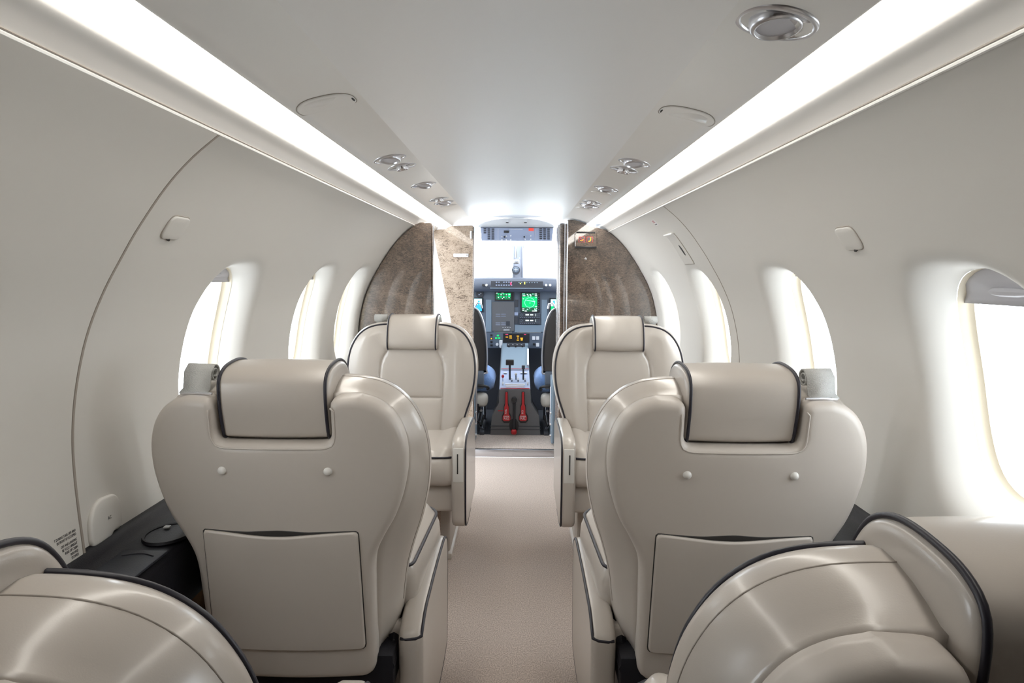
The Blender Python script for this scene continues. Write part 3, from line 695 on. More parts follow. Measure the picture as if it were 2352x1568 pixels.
# ================================================================== wall fittings
def wallplate(name, side, y, s, outline, t, R, m, parent, ds=.004, grid=.012, base=0):
    V, F = plate(outline, rim(R, t), rings=[R*.1, R*.4, R], ds=ds, grid=grid, side=((0, -.001),))
    o = obj(name, [wallpt(side, y+u, s-w, base-h) for u, w, h in V], F, m, parent); fixn(o); return o
for sd, y, z, lab in ((-1, 1.395, 1.172, 'rounded square hook cover high on the left wall near the panel joint'), (1, 1.405, 1.163, 'rounded square hook cover high on the right wall above the windows')):
    t = thing('hook_cover', lab, 'cover', (0, 0, 0), 'flush hook covers on the walls'); s = s_of_z(z)
    b_ = .004 if sd < 0 else 0
    wallplate('cap', sd, y, s, rrect(.076, .050, .017), .0045, .003, 'wall', t, base=b_)
    q = resample(rrect(.078, .052, .018), .005); mb = MB(); mb.tube([wallpt(sd, y+u, s-w, b_-.0002) for u, w in q], .0012, 5, True); mb.build('joint', 'thread', t, auto=180)
    mb = MB(); mb.tube([wallpt(sd, y+.002*k-.01, s+.0255, b_-.003) for k in range(7)], [.0006, .002, .003, .0033, .003, .002, .0006], 6); mb.build('finger_notch', 'gap', t)
t = thing('socket_cover', 'rounded cream flap at the foot of the left wall above the black ledge', 'cover')
s = s_of_z(.626)
ol = rpoly([(-.055, -.044), (.012, -.040), (.018, -.034), (.045, -.036), (.055, -.005), (.045, .035), (-.02, .040), (-.05, .012)], [.02, .004, .004, .015, .02, .02, .02, .03], 6)
cp = wallplate('flap', -1, 1.335, s, ol, .008, .005, 'cap', t, base=.004)
def wall_frame(side, y, s, out, ang=0):
    """lettering frame on the wall: x of the text runs with the reader's left-to-right, y up the wall"""
    p = wallpt(side, y, s, out); a = wallpt(side, y, s-.01, out); b = wallpt(side, y, s+.01, out); upv = (a-b).normalized()
    xv = Vector((0, 1, 0)) if side < 0 else Vector((0, -1, 0)); n = xv.cross(upv).normalized()
    return Matrix.Translation(p) @ Matrix((xv, upv, n)).transposed().to_4x4() @ Matrix.Rotation(ang, 4, 'Z')
text('AC', .009, 'ink', wall_frame(-1, 1.335, s+.006, -.0052), t)
t = thing('wall_placard', 'lines of small dark safety lettering low on the left wall', 'placard')
for k, (ln_, yy) in enumerate((('T DURING TAKE OFF AND', 0), ('IN FRONT IS OCCUPIED', 1), ('OFF AND LANDING', 2.4), ('BE FULLY UPRIGHT', 3.4), ('REAR OF CABIN', 4.4), ('INBOARD', 5.4), ('STOWED', 6.4))):
    text(ln_, .0066, 'ink', wall_frame(-1, 1.238, s_of_z(.634)+yy*.0068, -.0046) @ Matrix.Diagonal((.75, 1, 1, 1)), t, ax='RIGHT')
# emergency exit handle cover and its decal
t = thing('exit_handle_cover', 'flush rectangular handle cover on the right emergency exit panel', 'cover'); s = s_of_z(1.19)
wallplate('cover', 1, 2.80, s, rrect(.155, .135, .008), .003, .0015, 'cap', t, base=.002)
q = resample(rrect(.158, .138, .009), .006); mb = MB(); mb.tube([wallpt(1, 2.80+u, s-w, .001) for u, w in q], .0012, 5, True); mb.build('joint', 'thread', t, auto=180)
mb = MB(); mb.box((0, 0, 0), (.15, .010, .006), .002, rot=Matrix.Identity(3)); o = mb.build('lip', 'bead', t); o.location = wallpt(1, 2.80, s-.071, -.003); o.rotation_euler = (0, 0, PI/2)
ov = [(.011*math.cos(a), .024*math.sin(a)) for a in np.linspace(0, 2*PI, 25)[:-1]]
wallplate('finger_hole', 1, 2.77, s+.005, ov, .0042, .001, 'gap', t, base=.002)
t = thing('exit_decal', 'tiny white decal with faint red print above the exit handle cover', 'decal')
wallplate('sticker', 1, 2.86, s_of_z(1.292), rrect(.06, .03, .002), .0008, .0003, 'paper', t, base=.002)
text('EXIT', .018, 'red_ink', wall_frame(1, 2.882, s_of_z(1.292), .0008), t)
text('PULL HANDLE', .006, 'ink', wall_frame(1, 2.886, s_of_z(1.292)+.010, .0008), t)
# side ledge fittings on the left
t = thing('cup_holder', 'round black cup holder recessed in the left ledge beside the armchair', 'cup holder', (-.688, 1.42, .562))
mb = MB(); mb.lathe([(.040, 0), (.041, .004), (.045, .005), (.047, .0)], Matrix.Scale(1.35, 4, (0, 1, 0)), 36, cap=False); mb.build('ring', 'black', t)
mb = MB(); mb.lathe([(.0005, .0005), (.03, .001), (.040, .002)], Matrix.Scale(1.35, 4, (0, 1, 0)), 36, cap=False); mb.build('lid', 'blackgrey', t)
mb = MB(); mb.box((-.018, .03, .005), (.012, .012, .003), .001); mb.build('catch', 'white_plastic', t)
t = thing('table_lid', 'long grained black lid of the stowed table in the left ledge', 'lid', (-.688, 1.20, .562))
mb = MB(); mb.box((0, -.08, .0), (.085, .42, .006), .003); mb.build('lid', 'blackgrey', t)
mb = MB(); mb.tube([(-.03+.06*k/8, .098+.012*math.sin(PI*k/8), .0035) for k in range(9)], .0012, 5); mb.build('joint', 'black', t)

# ================================================================== illuminated sign on the right bulkhead
c = at(1345, 551, 3.995)
t = thing('cabin_sign', 'lit no smoking and fasten seat belt sign on the dark burl bulkhead', 'sign', (c.x, 3.995, c.z))
mb = MB(); mb.prism(rrect(.118, .076, .008), -.016, .005, 'y'); o = mb.build('housing', 'burl', t); o.modifiers.new('b', 'BEVEL').width = .003
mb = MB(); mb.box((0, -.012, .040), (.10, .016, .008), .002); mb.box((0, -.014, -.040), (.118, .018, .010), .003); mb.build('edge_bar', 'knob', t)
for sx in (-1, 1):
    mb = MB(); mb.box((sx*.0215, -.017, .002), (.034, .003, .03), .004); w = mb.build('sign_window', 'red_lamp', t)
    mb = MB(); mb.box((sx*.0215, -.0188, .001), (.030, .001, .026), .003); mb.build('symbol_field', 'console', w)
mb = MB(); mb.tube([(-.031, -.020, .011), (-.012, -.020, -.008)], .0014, 6); mb.build('bar', 'red_lamp', t)
mb = MB(); mb.tube([(-.031, -.0198, -.003), (-.022, -.0198, -.006), (-.013, -.0198, .004)], .0016, 6)
mb.tube([(.026, -.0198, .008), (.026, -.0198, .0), (.022, -.0198, -.007), (.013, -.0198, -.008)], [.002, .0024, .0024, .0018], 6); mb.box((.0262, -.0198, .0115), (.004, .001, .004), .001); mb.build('pictogram', 'amber', t)
t = thing('bulkhead_sensor', 'tiny round metal sensor on the burl bulkhead below the sign', 'sensor', tuple(at(1345, 594, 3.998)))
mb = MB(); mb.lathe([(.0005, .003), (.003, .003), (.0055, .002), (.006, 0)], Matrix.Rotation(PI/2, 4, 'X'), 16, cap=False); mb.build('ring', 'chrome', t)
mb = MB(); mb.lathe([(.0004, .0036), (.002, .0036)], Matrix.Rotation(PI/2, 4, 'X'), 12, cap=False); mb.build('eye', 'gap', t)

# ================================================================== cockpit
# roof, side walls and nose
V = []; F = []; NA = 21
for y, hw, zt, zb in ((4.272, .60, 1.437, 1.20), (4.6, .62, 1.462, 1.20), (4.95, .60, 1.472, 1.20), (5.1, .56, 1.46, 1.20)):
    for k in range(NA):
        a = PI*k/(NA-1); cx, cz = math.cos(a), math.sin(a); V.append((hw*math.copysign(abs(cx)**.6, cx), y, zb+(zt-zb)*cz**.55 if cz > 1e-6 else zb))
for i in range(3):
    for k in range(NA-1):
        F.append([i*NA+k, (i+1)*NA+k, (i+1)*NA+k+1, i*NA+k+1])
tag(obj('ceiling_cockpit', V, F, 'white_plastic'), kind='structure')
for sd, nm in ((-1, 'left'), (1, 'right')):
    mb = MB(); mb.box((sd*.66, 4.85, .42), (.03, 1.15, .86), .004); mb.box((sd*.63, 4.30, 1.0), (.10, .04, .8), .004); tag(mb.build('wall_cockpit_'+nm, 'panel'), kind='structure')
# windscreen: centre post, side posts, two panes
mb = MB(); mb.prism([(-.045, 1.02), (.045, 1.02), (.038, 1.25), (.06, 1.40), (-.06, 1.40), (-.038, 1.25)], 5.56, 5.60, 'y')
mb.tube([(-.037, 5.555, 1.05), (-.033, 5.553, 1.30)], .005, 8); mb.tube([(.037, 5.555, 1.05), (.033, 5.553, 1.30)], .005, 8)
mb.box((0, 5.58, 1.445), (1.3, .05, .09), .01)
for sx in (-1, 1): mb.tube([(sx*.60, 5.60, 1.42), (sx*.66, 5.55, 1.0)], .03, 8)
tag(mb.build('window_13', 'post'), kind='structure'); wf = bpy.data.objects['window_13']
wf.location.x = .0
for sx in (-1, 1):
    V = [(sx*.04, 5.585, 1.02), (sx*.64, 5.585, 1.02), (sx*.60, 5.585, 1.42), (sx*.04, 5.585, 1.42)]; o = obj('pane', V, [[0, 1, 2, 3]], 'glass', wf, False)
# compass hanging on the centre post
c = at(1185, 620, 5.5); t = thing('compass', 'grey magnetic compass on the windscreen centre post', 'compass', tuple(c))
mb = MB(); mb.prism([(.031*math.cos(a), .031*math.sin(a)*(1.15 if math.sin(a) < 0 else .95)) for a in np.linspace(0, 2*PI, 25)[:-1]], -.02, .035, 'y'); mb.build('body', 'panel_dark', t)
mb = MB(); mb.lathe([(.0005, .003), (.020, .003), (.023, .001), (.024, -.002)], Matrix.Translation((0, -.0205, .002)) @ Matrix.Rotation(PI/2, 4, 'X'), 24, cap=False); mb.build('dial', 'panel', t)
mb = MB(); mb.box((0, -.025, .002), (.002, .001, .030)); mb.box((0, -.025, .002), (.030, .001, .002)); mb.build('marking', 'white_plastic', t, smooth=False)
mb = MB(); mb.box((0, .0, .062), (.05, .02, .034), .005); mb.box((0, .02, .15), (.014, .01, .12), .003); mb.box((-.027, .0, .088), (.005, .012, .016), .001); mb.box((.027, .0, .088), (.005, .012, .016), .001); mb.build('bracket', 'satin', t)
# overhead panel
def P5(px, py, Y): return at(px, py, Y)
Y = 4.92; a = at(1104, 522, Y); b = at(1270, 553, Y); W_ = b.x-a.x; H_ = a.z-b.z; cx = (a.x+b.x)/2; cz = (a.z+b.z)/2
t = thing('overhead_panel', 'blue-grey overhead switch panel above the windscreen', 'panel', (cx, Y, cz))
mb = MB(); mb.prism([(-W_/2, H_/2), (-W_/2+.006, -H_/2), (W_/2-.006, -H_/2), (W_/2, H_/2)], 0, .04, 'y'); mb.build('panel', 'lilac', t)
mb = MB(); mb.box((0, .0, H_/2+.001), (W_+.004, .02, .004), .0015); mb.build('edge', 'panel_dark', t)
def rel(px, py, dy=0): p = at(px, py, Y); return (p.x-cx, dy, p.z-cz)
for x0_, cols_ in ((1114, 3), (1240, 3)):
    for r_ in range(6):
        for k in range(cols_):
            if (r_ >= 3 and k == (0 if x0_ == 1114 else 3)): continue
            mb = MB(); p = rel(x0_+k*9+(0 if x0_ == 1114 else 2), 525.5+r_*4.5+k*.3, -.003)
            mb.box(p, (.018, .008, .007), .002, 1); mb.build('breaker', 'knob', t)
mb = MB(); mb.box(rel(1163, 532, -.002), (.034, .006, .016), .001); mb.build('readout', 'knob', t)
mb = MB(); mb.box(rel(1220, 527, -.002), (.034, .006, .018), .002); mb.build('warning_lamp', 'red_lamp', t)
for px, py in ((1153, 543), (1163, 542), (1173, 541), (1153, 550), (1163, 550), (1173, 550), (1206, 549), (1219, 541), (1219, 549)):
    mb = MB(); p = rel(px, py, 0); mb.tube([(p[0], 0, p[2]), (p[0], -.02, p[2]-.003)], [.005, .004], 8); mb.build('toggle_switch', 'white_plastic', t)
for px, py in ((1159, 544), (1204, 544)):
    mb = MB(); p = rel(px, py, 0); mb.tube([(p[0], 0, p[2]), (p[0], -.012, p[2])], .006, 10); mb.build('rotary_knob', 'knob', t)
mb = MB(); mb.box(rel(1144, 538, -.001), (.0015, .002, H_*.86)); mb.box(rel(1229, 538, -.001), (.0015, .002, H_*.86)); mb.box(rel(1185, 526.5, -.001), (.09, .002, .0025)); mb.build('marking', 'white_plastic', t, smooth=False)
# roof console above it with two lights
c0 = at(1186, 513, 4.95)
mb = MB(); arc = [(c0.x+.255*math.cos(a), c0.z-.028+.062*math.sin(a)) for a in np.linspace(0, PI, 21)]; mb.prism(arc, 4.93, 4.98, 'y')
o = mb.build('roof_console', 'white_plastic'); tag(o, 'white arched roof console above the overhead switch panel', 'console')
for px, nm in ((1165, 'left'), (1207, 'right')):
    p = at(px, 509, 4.925); t = thing('map_light', 'small %s map light on the white arched roof console' % nm, 'light', tuple(p), 'map lights on the roof console')
    mb = MB(); mb.tube([(0, .005, .004), (0, -.012, .004)], .009, 12); mb.build('body', 'white_plastic', t)
    mb = MB(); mb.box((0, -.006, -.0065), (.018, .012, .005), .002); mb.build('lens', 'knob', t)

# instrument panel
YI = 5.40
ip = thing('instrument_panel', 'blue-grey cockpit instrument panel with green displays under the dark glareshield', 'instrument panel', (0, YI, 0))
def pi(px, py): p = at(px, py, YI); return p.x, p.z
x0, z1 = pi(1050, 655); x1, z0 = pi(1330, 801)
mb = MB(); mb.box(((x0+x1)/2, .03, (z0+z1)/2), (x1-x0, .06, z1-z0), .004); mb.build('panel', 'panel', ip)
mb = MB(); gx0, gz = pi(1092, 640); gx1, _ = pi(1275, 640); zt = pi(1185, 637)[1]; zl = pi(1185, 668)[1]
V = []; F = []; xs = np.linspace(-.62, .62, 31); ycs = [(-.10, zl-.002), (-.115, zl+.012), (-.11, zl+.04), (-.07, zt-.012), (.0, zt), (.16, zt-.01)]
for x in xs:
    dz = -.018*max(0, (abs(x+.01)-.22)/.3)**1.2
    for y, z in ycs: V.append((x, y, z+dz))
n = len(ycs)
for i in range(len(xs)-1):
    for k in range(n-1): F.append([i*n+k, (i+1)*n+k, (i+1)*n+k+1, i*n+k+1])
o = obj('glareshield', V, F, 'shield', ip)
def ibox(px0, py0, px1, py1, name, m, parent, front=-.006, depth=.006, r=.001):
    a_ = pi(px0, py0); b_ = pi(px1, py1); mb = MB()
    mb.box(((a_[0]+b_[0])/2, front+depth/2, (a_[1]+b_[1])/2), (abs(b_[0]-a_[0]), depth, abs(a_[1]-b_[1])), r, 1); return mb.build(name, m, parent, smooth=False)
def icirc(px, py, r, name, m, parent, front=-.01, depth=.012, n=16):
    c_ = pi(px, py); mb = MB(); mb.tube([(c_[0], front, c_[1]), (c_[0], front+depth, c_[1])], r, n); return mb.build(name, m, parent)
# annunciator strip on the shield
def sbox(px0, py0, px1, py1, name, m, parent, front): return ibox(px0, py0, px1, py1, name, m, parent, front, .004)
an = sbox(1129, 644.5, 1246, 662, 'autopilot_panel', 'panel_dark', ip, -.124)
sbox(1127, 660, 1246, 662.5, 'label_strip', 'panel_light', an, -.126)
for k in range(7):
    for r_ in range(2):
        if (k, r_) not in ((2, 0),): sbox(1140+k*5.6, 646.5+r_*6.6, 1143.2+k*5.6, 648.6+r_*6.6, 'button', 'lilac', an, -.1275)
for k in range(8): sbox(1191+k*5.8, 647.5, 1193.6+k*5.8, 649.5, 'button', 'panel_light', an, -.1275)
sbox(1172.5, 647.8, 1175.5, 654, 'button', 'pink_lamp', an, -.129)
for q_ in ((1194, 649.3), (1203.5, 646.8), (1203.5, 650)): sbox(q_[0], q_[1], q_[0]+2.6, q_[1]+2.4, 'button', 'yellow_lamp', an, -.129)
for k, (px, m_) in enumerate(((1112, 'knob'), (1119, 'sheepskin'), (1253, 'white_plastic'), (1262, 'white_plastic'))):
    c_ = pi(px, 654); mb = MB(); mb.tube([(c_[0], -.135, c_[1]), (c_[0], -.10, c_[1])], .009, 10); mb.build('shield_knob', m_, ip)
# left engine display
d = ibox(1136.5, 670.5, 1180, 691, 'display_bezel', 'knob', ip, -.012, .014)
s = ibox(1139, 672, 1173.5, 687.5, 'screen', 'screen_dark', d, -.0135, .002)
mb1, mb2 = MB(), MB()
def ib(mb, px0, py0, px1, py1, fr=-.0145):
    a_ = pi(px0, py0); b_ = pi(px1, py1); mb.box(((a_[0]+b_[0])/2, fr, (a_[1]+b_[1])/2), (abs(b_[0]-a_[0]), .001, abs(a_[1]-b_[1])))
for k in range(5):
    for r_ in range(2):
        x_ = 1143+k*6.1; y_ = 673.5+r_*6.2; (ib(mb1, x_, y_, x_+4.2, y_+2.2)); ib(mb2 if (k+r_) % 2 else mb1, x_+.8, y_+2.2, x_+3.2, y_+4)
ib(mb1, 1167, 672.6, 1172.6, 681); ib(mb2, 1139.6, 672.2, 1143, 673.4); ib(mb2, 1152, 672.2, 1157, 673); ib(mb1, 1160, 685.6, 1172.6, 686.6); ib(mb2, 1168, 675, 1172, 676.6)
ib(mb1, 1144, 685.4, 1148, 686.8); ib(mb2, 1153, 684.6, 1155, 686.2)
mb1.build('green_marks', 'screen_green', d, smooth=False); mb2.build('white_marks', 'screen_white', d, smooth=False)
# navigation display
d = ibox(1195.5, 671.5, 1240, 717, 'display_bezel', 'knob', ip, -.012, .014)
ibox(1199, 680.5, 1233.8, 706, 'screen', 'screen_green', d, -.0135, .002); ibox(1199, 673, 1233.8, 680.4, 'screen', 'screen_dark', d, -.0135, .002); ibox(1199, 706, 1233.8, 715, 'screen', 'screen_dark', d, -.0135, .002)
mb1, mb2 = MB(), MB(); cc = pi(1216.5, 694.5); mb1.tube([(cc[0]+.036*math.cos(a), -.0155, cc[1]+.036*math.sin(a)) for a in np.linspace(0, 2*PI, 33)[:-1]], .0012, 5, True)
p_, q_ = pi(1209, 689), pi(1229, 692.5); mb1.tube([(p_[0], -.0155, p_[1]), (q_[0], -.0155, q_[1])], [.0015, .004], 6)
p_ = pi(1217, 695.5); mb1.tube([(p_[0]-.006, -.0155, p_[1]), (p_[0]+.006, -.0155, p_[1])], .0014, 6)
for k, (x_, y_, w_) in enumerate(((1199.5, 674, 6), (1200.5, 678, 6), (1210, 675, 3), (1211, 678.4, 3.6), (1216.5, 675.5, 3), (1217, 678.4, 3.6), (1222.5, 674, 3), (1228, 674, 5), (1228.5, 678, 5), (1229.5, 682, 3.4), (1201, 685, 2), (1200, 708, 4), (1210, 709, 3.2), (1200, 711.6, 3), (1205, 713, 5), (1216, 707.5, 1.6), (1227, 708.4, 2.4), (1231, 707, 2.4), (1228, 710.6, 5), (1222, 713, 11), (1229, 703, 4.4))):
    ib(mb2 if k % 3 else mb1, x_, y_, x_+w_, y_+1.7)
mb1.build('compass_rose', 'screen_line', d, smooth=False); mb2.build('white_marks', 'screen_white', d, smooth=False)
for k in range(7): ibox(1236.2, 676+k*5.6, 1238, 677.3+k*5.6, 'key', 'panel_light', d, -.0135, .002)
# radio stack under it, centre-left avionics block, narrow column between
for k in range(2):
    r0 = 719+k*13
    d = ibox(1192, r0, 1241, r0+12.4, 'radio', 'panel_dark', ip, -.010, .010)
    p_ = pi(1193.6, r0+6.6)
    ibox(1207, r0+2.0, 1214.5, r0+4.8, 'digits', 'screen_white', d, -.0112, .001); ibox(1217.5, r0+2.4, 1224.5, r0+4.8, 'digits', 'screen_white', d, -.0112, .001); ibox(1230, r0+1, 1230.8, r0+7, 'cursor', 'screen_white', d, -.0112, .001)
    for q in range(2):
        for w in range(3): ibox(1232.5+q*4.6, r0+1.6+w*3.4, 1234.3+q*4.6, r0+3+w*3.4, 'key', 'panel_light', d, -.0115, .002)
    for w in range(8): ibox(1194+w*4.6, r0+9.2, 1195.8+w*4.6, r0+10.4, 'key', 'lilac', d, -.0115, .002)
    for q in range(5):
        a = q*2*PI/5; c_ = pi(1197+3*math.cos(a), r0+4+2.6*math.sin(a)); mb = MB(); mb.box((c_[0], -.0115, c_[1]), (.004, .002, .004)); mb.build('key', 'panel_light', d, smooth=False)
d = ibox(1130, 693, 1181, 760, 'avionics_block', 'console', ip, -.008, .008)
for y_ in (720.6, 725.2, 740.6, 745.0):
    for x_ in (1138.5, 1151): ibox(x_, y_, x_+11, y_+1.2, 'slot_line', 'lilac', d, -.0095, .002)
ibox(1162.5, 737, 1171, 748, 'display', 'panel_dark', d, -.0095, .002)
for k in range(4): ibox(1154+k*5.5, 751, 1156.6+k*5.5, 752.2, 'key', 'white_plastic', d, -.0095, .002)
ibox(1156.5, 756.5, 1170.5, 758.3, 'card_slot', 'white_plastic', d, -.0095, .002)
ibox(1182.6, 688, 1190, 705, 'small_gauge', 'panel_dark', ip, -.006, .006); ibox(1181.6, 717, 1190, 724, 'small_plate', 'lilac', ip, -.006, .006); ibox(1182.6, 726, 1189.4, 743, 'small_gauge', 'panel_dark', ip, -.006, .006)
for a_, b_ in ((1116, 1129), (1243.5, 1256)): ibox(a_, 688, b_, 762, 'column', 'panel_light', ip, -.004, .004)
ibox(1182, 746, 1243, 763, 'lower_plate', 'panel_light', ip, -.004, .004)
icirc(1102, 675, .028, 'round_gauge', 'panel_dark', ip); ibox(1103, 672.5, 1106, 674, 'needle', 'white_plastic', ip, -.012, .002); ibox(1099, 675, 1103, 677.5, 'needle', 'lilac', ip, -.012, .002)
d = ibox(1072, 683, 1110, 716, 'display_bezel', 'knob', ip, -.012, .014); ibox(1074, 685.5, 1107, 700, 'screen', 'screen_cyan', d, -.0135, .002); ibox(1074, 700, 1107, 714, 'screen', 'screen_blue', d, -.0135, .002)
ibox(1098, 690, 1102, 704, 'marks', 'screen_blue', d, -.0145, .001)
d = ibox(1262, 684, 1300, 717, 'display_bezel', 'knob', ip, -.012, .014); ibox(1265, 687, 1297, 703, 'screen', 'screen_cyan', d, -.0135, .002); ibox(1270, 690, 1274, 703, 'marks', 'screen_blue', d, -.0145, .001); ibox(1265, 703, 1297, 715, 'screen', 'screen_green', d, -.0135, .002)
# lower sub-panel: gear lights, warning panel, switches
lp_ = ibox(1118, 763, 1256, 799, 'lower_panel', 'panel', ip, -.014, .02)
ibox(1134, 761, 1176, 763, 'edge_strip', 'satin', ip, -.016, .016); ibox(1187, 762, 1242, 764, 'edge_strip', 'satin', ip, -.016, .016)
cw = ibox(1156, 765, 1216, 786, 'warning_panel', 'knob', lp_, -.018, .006)
for k, (x_, y_, w_, m_) in enumerate(((1161, 766.5, 6.4, 'pink_lamp'), (1161.5, 772.5, 5.6, 'amber'), (1170, 770.2, 5.6, 'amber'), (1170, 774.6, 6, 'amber'), (1187, 770.4, 5, 'amber'), (1188.2, 774.8, 3, 'amber'), (1187, 779.4, 4.8, 'amber'), (1195, 775, 6, 'amber'), (1196, 777.4, 4.6, 'amber'), (1196, 779.6, 4.4, 'amber'), (1203.5, 766.5, 5, 'pink_lamp'))):
    ibox(x_, y_, x_+w_, y_+1.7, 'caption_lamp', m_, lp_, -.0195, .002)
for x_, y_ in ((1141.5, 768.5), (1137.5, 774.5), (1144.5, 774.5)): ibox(x_, y_, x_+4.6, y_+2.8, 'gear_lamp', 'green_lamp', lp_, -.018, .004)
for k in range(4): ibox(1126.5, 767+k*7.7, 1131.5, 771.4+k*7.7, 'button', 'knob', lp_, -.018, .004)
ibox(1127.6, 775.6, 1130.4, 778.4, 'button', 'amber', lp_, -.0195, .002)
for x_, y_ in ((1222.3, 771.5), (1231.3, 771.5), (1231.3, 787)): ibox(x_, y_, x_+6.8, y_+8.4, 'guard_switch', 'white_plastic', lp_, -.020, .006)
icirc(1226.5, 790, .009, 'rotary_knob', 'knob', lp_, -.026, .012); icirc(1142, 790, .010, 'rotary_knob', 'white_plastic', lp_, -.026, .012)
# landing gear lever
a_ = pi(1151, 795); b_ = pi(1151, 780); mb = MB(); mb.tube([(a_[0], -.02, a_[1]), (a_[0], -.05, a_[1]), (b_[0], -.055, b_[1])], [.006, .011, .012], 12); mb.build('gear_lever', 'white_plastic', lp_)
mb = MB(); mb.box((.004, .35, .4), (.05, .02, .001)); 
# centre pedestal, sloping up from the floor block to the panel
YP = 4.67
ped = thing('centre_console', 'charcoal centre console with lilac lever quadrant between the pilot seats', 'console', (0, 0, 0))
def pp(px, py, Y): p = at(px, py, Y); return p
b0 = pp(1126, 1002, YP); b1 = pp(1241, 1002, YP); m0 = pp(1130, 955, YP); m1 = pp(1238, 955, YP); t0 = pp(1146, 925, YP); t1 = pp(1219, 925, YP); u0 = pp(1147, 894, YP); u1 = pp(1218, 894, YP)
poly = [(b0.x, .046), (b1.x, .046), (m1.x, m1.z), (t1.x, t1.z), (u1.x, u1.z), (u0.x, u0.z), (t0.x, t0.z), (m0.x, m0.z)]
mb = MB(); mb.prism(poly, YP, YP+.20, 'y'); mb.build('lower_block', 'console', ped)
for k in range(2): mb = MB(); mb.box(((b0.x+b1.x)/2, YP-.001, .095-.02*k+.01), (.33, .004, .004), .001); mb.build('ridge', 'panel_dark', ped)
q0 = pp(1150, 849, 5.02); q1 = pp(1215, 849, 5.02); e0 = pp(1152, 789, 5.33); e1 = pp(1213, 789, 5.33)
V = [(u0.x, YP, u0.z), (u1.x, YP, u1.z), (q1.x, 5.02, q1.z), (q0.x, 5.02, q0.z), (e1.x, 5.36, e1.z), (e0.x, 5.36, e0.z)]
mb = MB(); mb.add(V[:4]+[(x, y+.003, z-.012) for x, y, z in V[:4]], [[0, 1, 2, 3], [4, 5, 6, 7], [0, 1, 5, 4], [1, 2, 6, 5], [2, 3, 7, 6], [3, 0, 4, 7]]); qd = mb.build('lever_quadrant', 'lilac', ped, smooth=False)
W6 = [V[3], V[2], V[4], V[5]]
mb = MB(); mb.add(W6+[(x, y+.015, z-.02) for x, y, z in W6], [[0, 1, 2, 3], [4, 5, 6, 7], [0, 1, 5, 4], [1, 2, 6, 5], [2, 3, 7, 6], [3, 0, 4, 7]]); mb.build('riser_panel', 'panel_light', ped, smooth=False)
for sx, (ua, qa, ea) in ((-1, (u0, q0, e0)), (1, (u1, q1, e1))):
    o1 = .045*sx; ww = [(ua.x, YP, ua.z), (qa.x, 5.02, qa.z), (ea.x, 5.33, ea.z), (ea.x+o1*.5, 5.33, .2), (qa.x+o1, 5.02, .05), (ua.x+o1*.3, YP+.01, .1)]
    mb = MB(); mb.add(ww, [[0, 1, 4, 5], [1, 2, 3, 4]]); mb.build('side_cheek', 'console', ped, smooth=False)
# annunciator sub panel on riser
def on(p, dy=-.012): return (p.x, p.y+dy, p.z)
p = pp(1185, 795, 5.33); mb = MB(); mb.box(on(p), (.135, .014, .047), .003); k_ = mb.build('switch_panel', 'panel_dark', ped)
for i_ in range(3): q = pp(1169+i_*15.5, 795, 5.315); mb = MB(); mb.tube([(q.x, q.y, q.z), (q.x, q.y-.012, q.z)], .007, 10); mb.build('rotary_knob', 'knob', k_)
for i_ in range(4):
    for j_ in range(2): q = pp(1168+i_*10, 791.5+j_*7.6, 5.311); mb = MB(); mb.box(tuple(q), (.010, .002, .003)); mb.build('caption', 'white_plastic', k_, smooth=False)
p0_, p1_ = pp(1212.5, 801, 5.3), pp(1212.5, 838, 5.06); mb = MB(); mb.tube([(p0_.x, p0_.y-.02, p0_.z), (p1_.x, p1_.y-.02, p1_.z)], .007, 10); mb.build('grab_rod', 'white_plastic', ped)
# levers of the quadrant
def lever(px, pytop, pybot, Yb, Yt, r, m, grip=None):
    a_ = pp(px, pybot, Yb); b_ = pp(px, pytop, Yt); mb = MB(); mb.tube([a_, b_], r, 8); o = mb.build('lever', m, ped)
    if grip: mb = MB(); mb.box((b_.x, b_.y, b_.z), grip[0], grip[2] if len(grip) > 2 else .004, 2); mb.build('grip', grip[1], o)
    return o
lever(1171, 832, 876, 4.85, 4.80, .007, 'knob', ((.054, .03, .036), 'knob'))
lever(1185, 859, 876, 4.85, 4.82, .004, 'panel_dark', ((.016, .014, .014), 'sheepskin'))
lever(1202, 843, 882, 4.85, 4.82, .006, 'knob', ((.022, .02, .026), 'panel_dark'))
lever(1155, 864, 886, 4.80, 4.78, .003, 'satin', ((.019, .019, .022), 'redpaint', .009))
lever(1155, 880, 890, 4.76, 4.74, .004, 'knob', ((.011, .011, .02), 'white_plastic'))
lever(1212, 880, 890, 4.76, 4.74, .004, 'knob', ((.011, .011, .02), 'white_plastic'))
for px in (1175.5, 1190, 1206): lever(px, 870, 882, 4.82, 4.80, .005, 'panel_dark', ((.010, .01, .02), 'white_plastic'))
p = pp(1183, 882.5, 4.72); mb = MB(); mb.box(on(p, 0), (.132, .02, .008), .003); mb.box((p.x, p.y-.01, p.z-.012), (.12, .01, .012), .003); mb.build('trim_bar', 'white_plastic', ped)
for py_, Y_ in ((892.6, 4.676), (847.5, 5.015)): p = pp(1183, py_, Y_); mb = MB(); mb.box((p.x, p.y, p.z+.003), (.19, .012, .003)); mb.build('warning_stripe', 'redpaint', ped, smooth=False)
for x_ in (1160.5, 1199, 1207): p = pp(x_, 857, 4.95); mb = MB(); mb.box((p.x, p.y, p.z+.003), (.022, .03, .004), .001); mb.build('placard', 'white_plastic', ped)
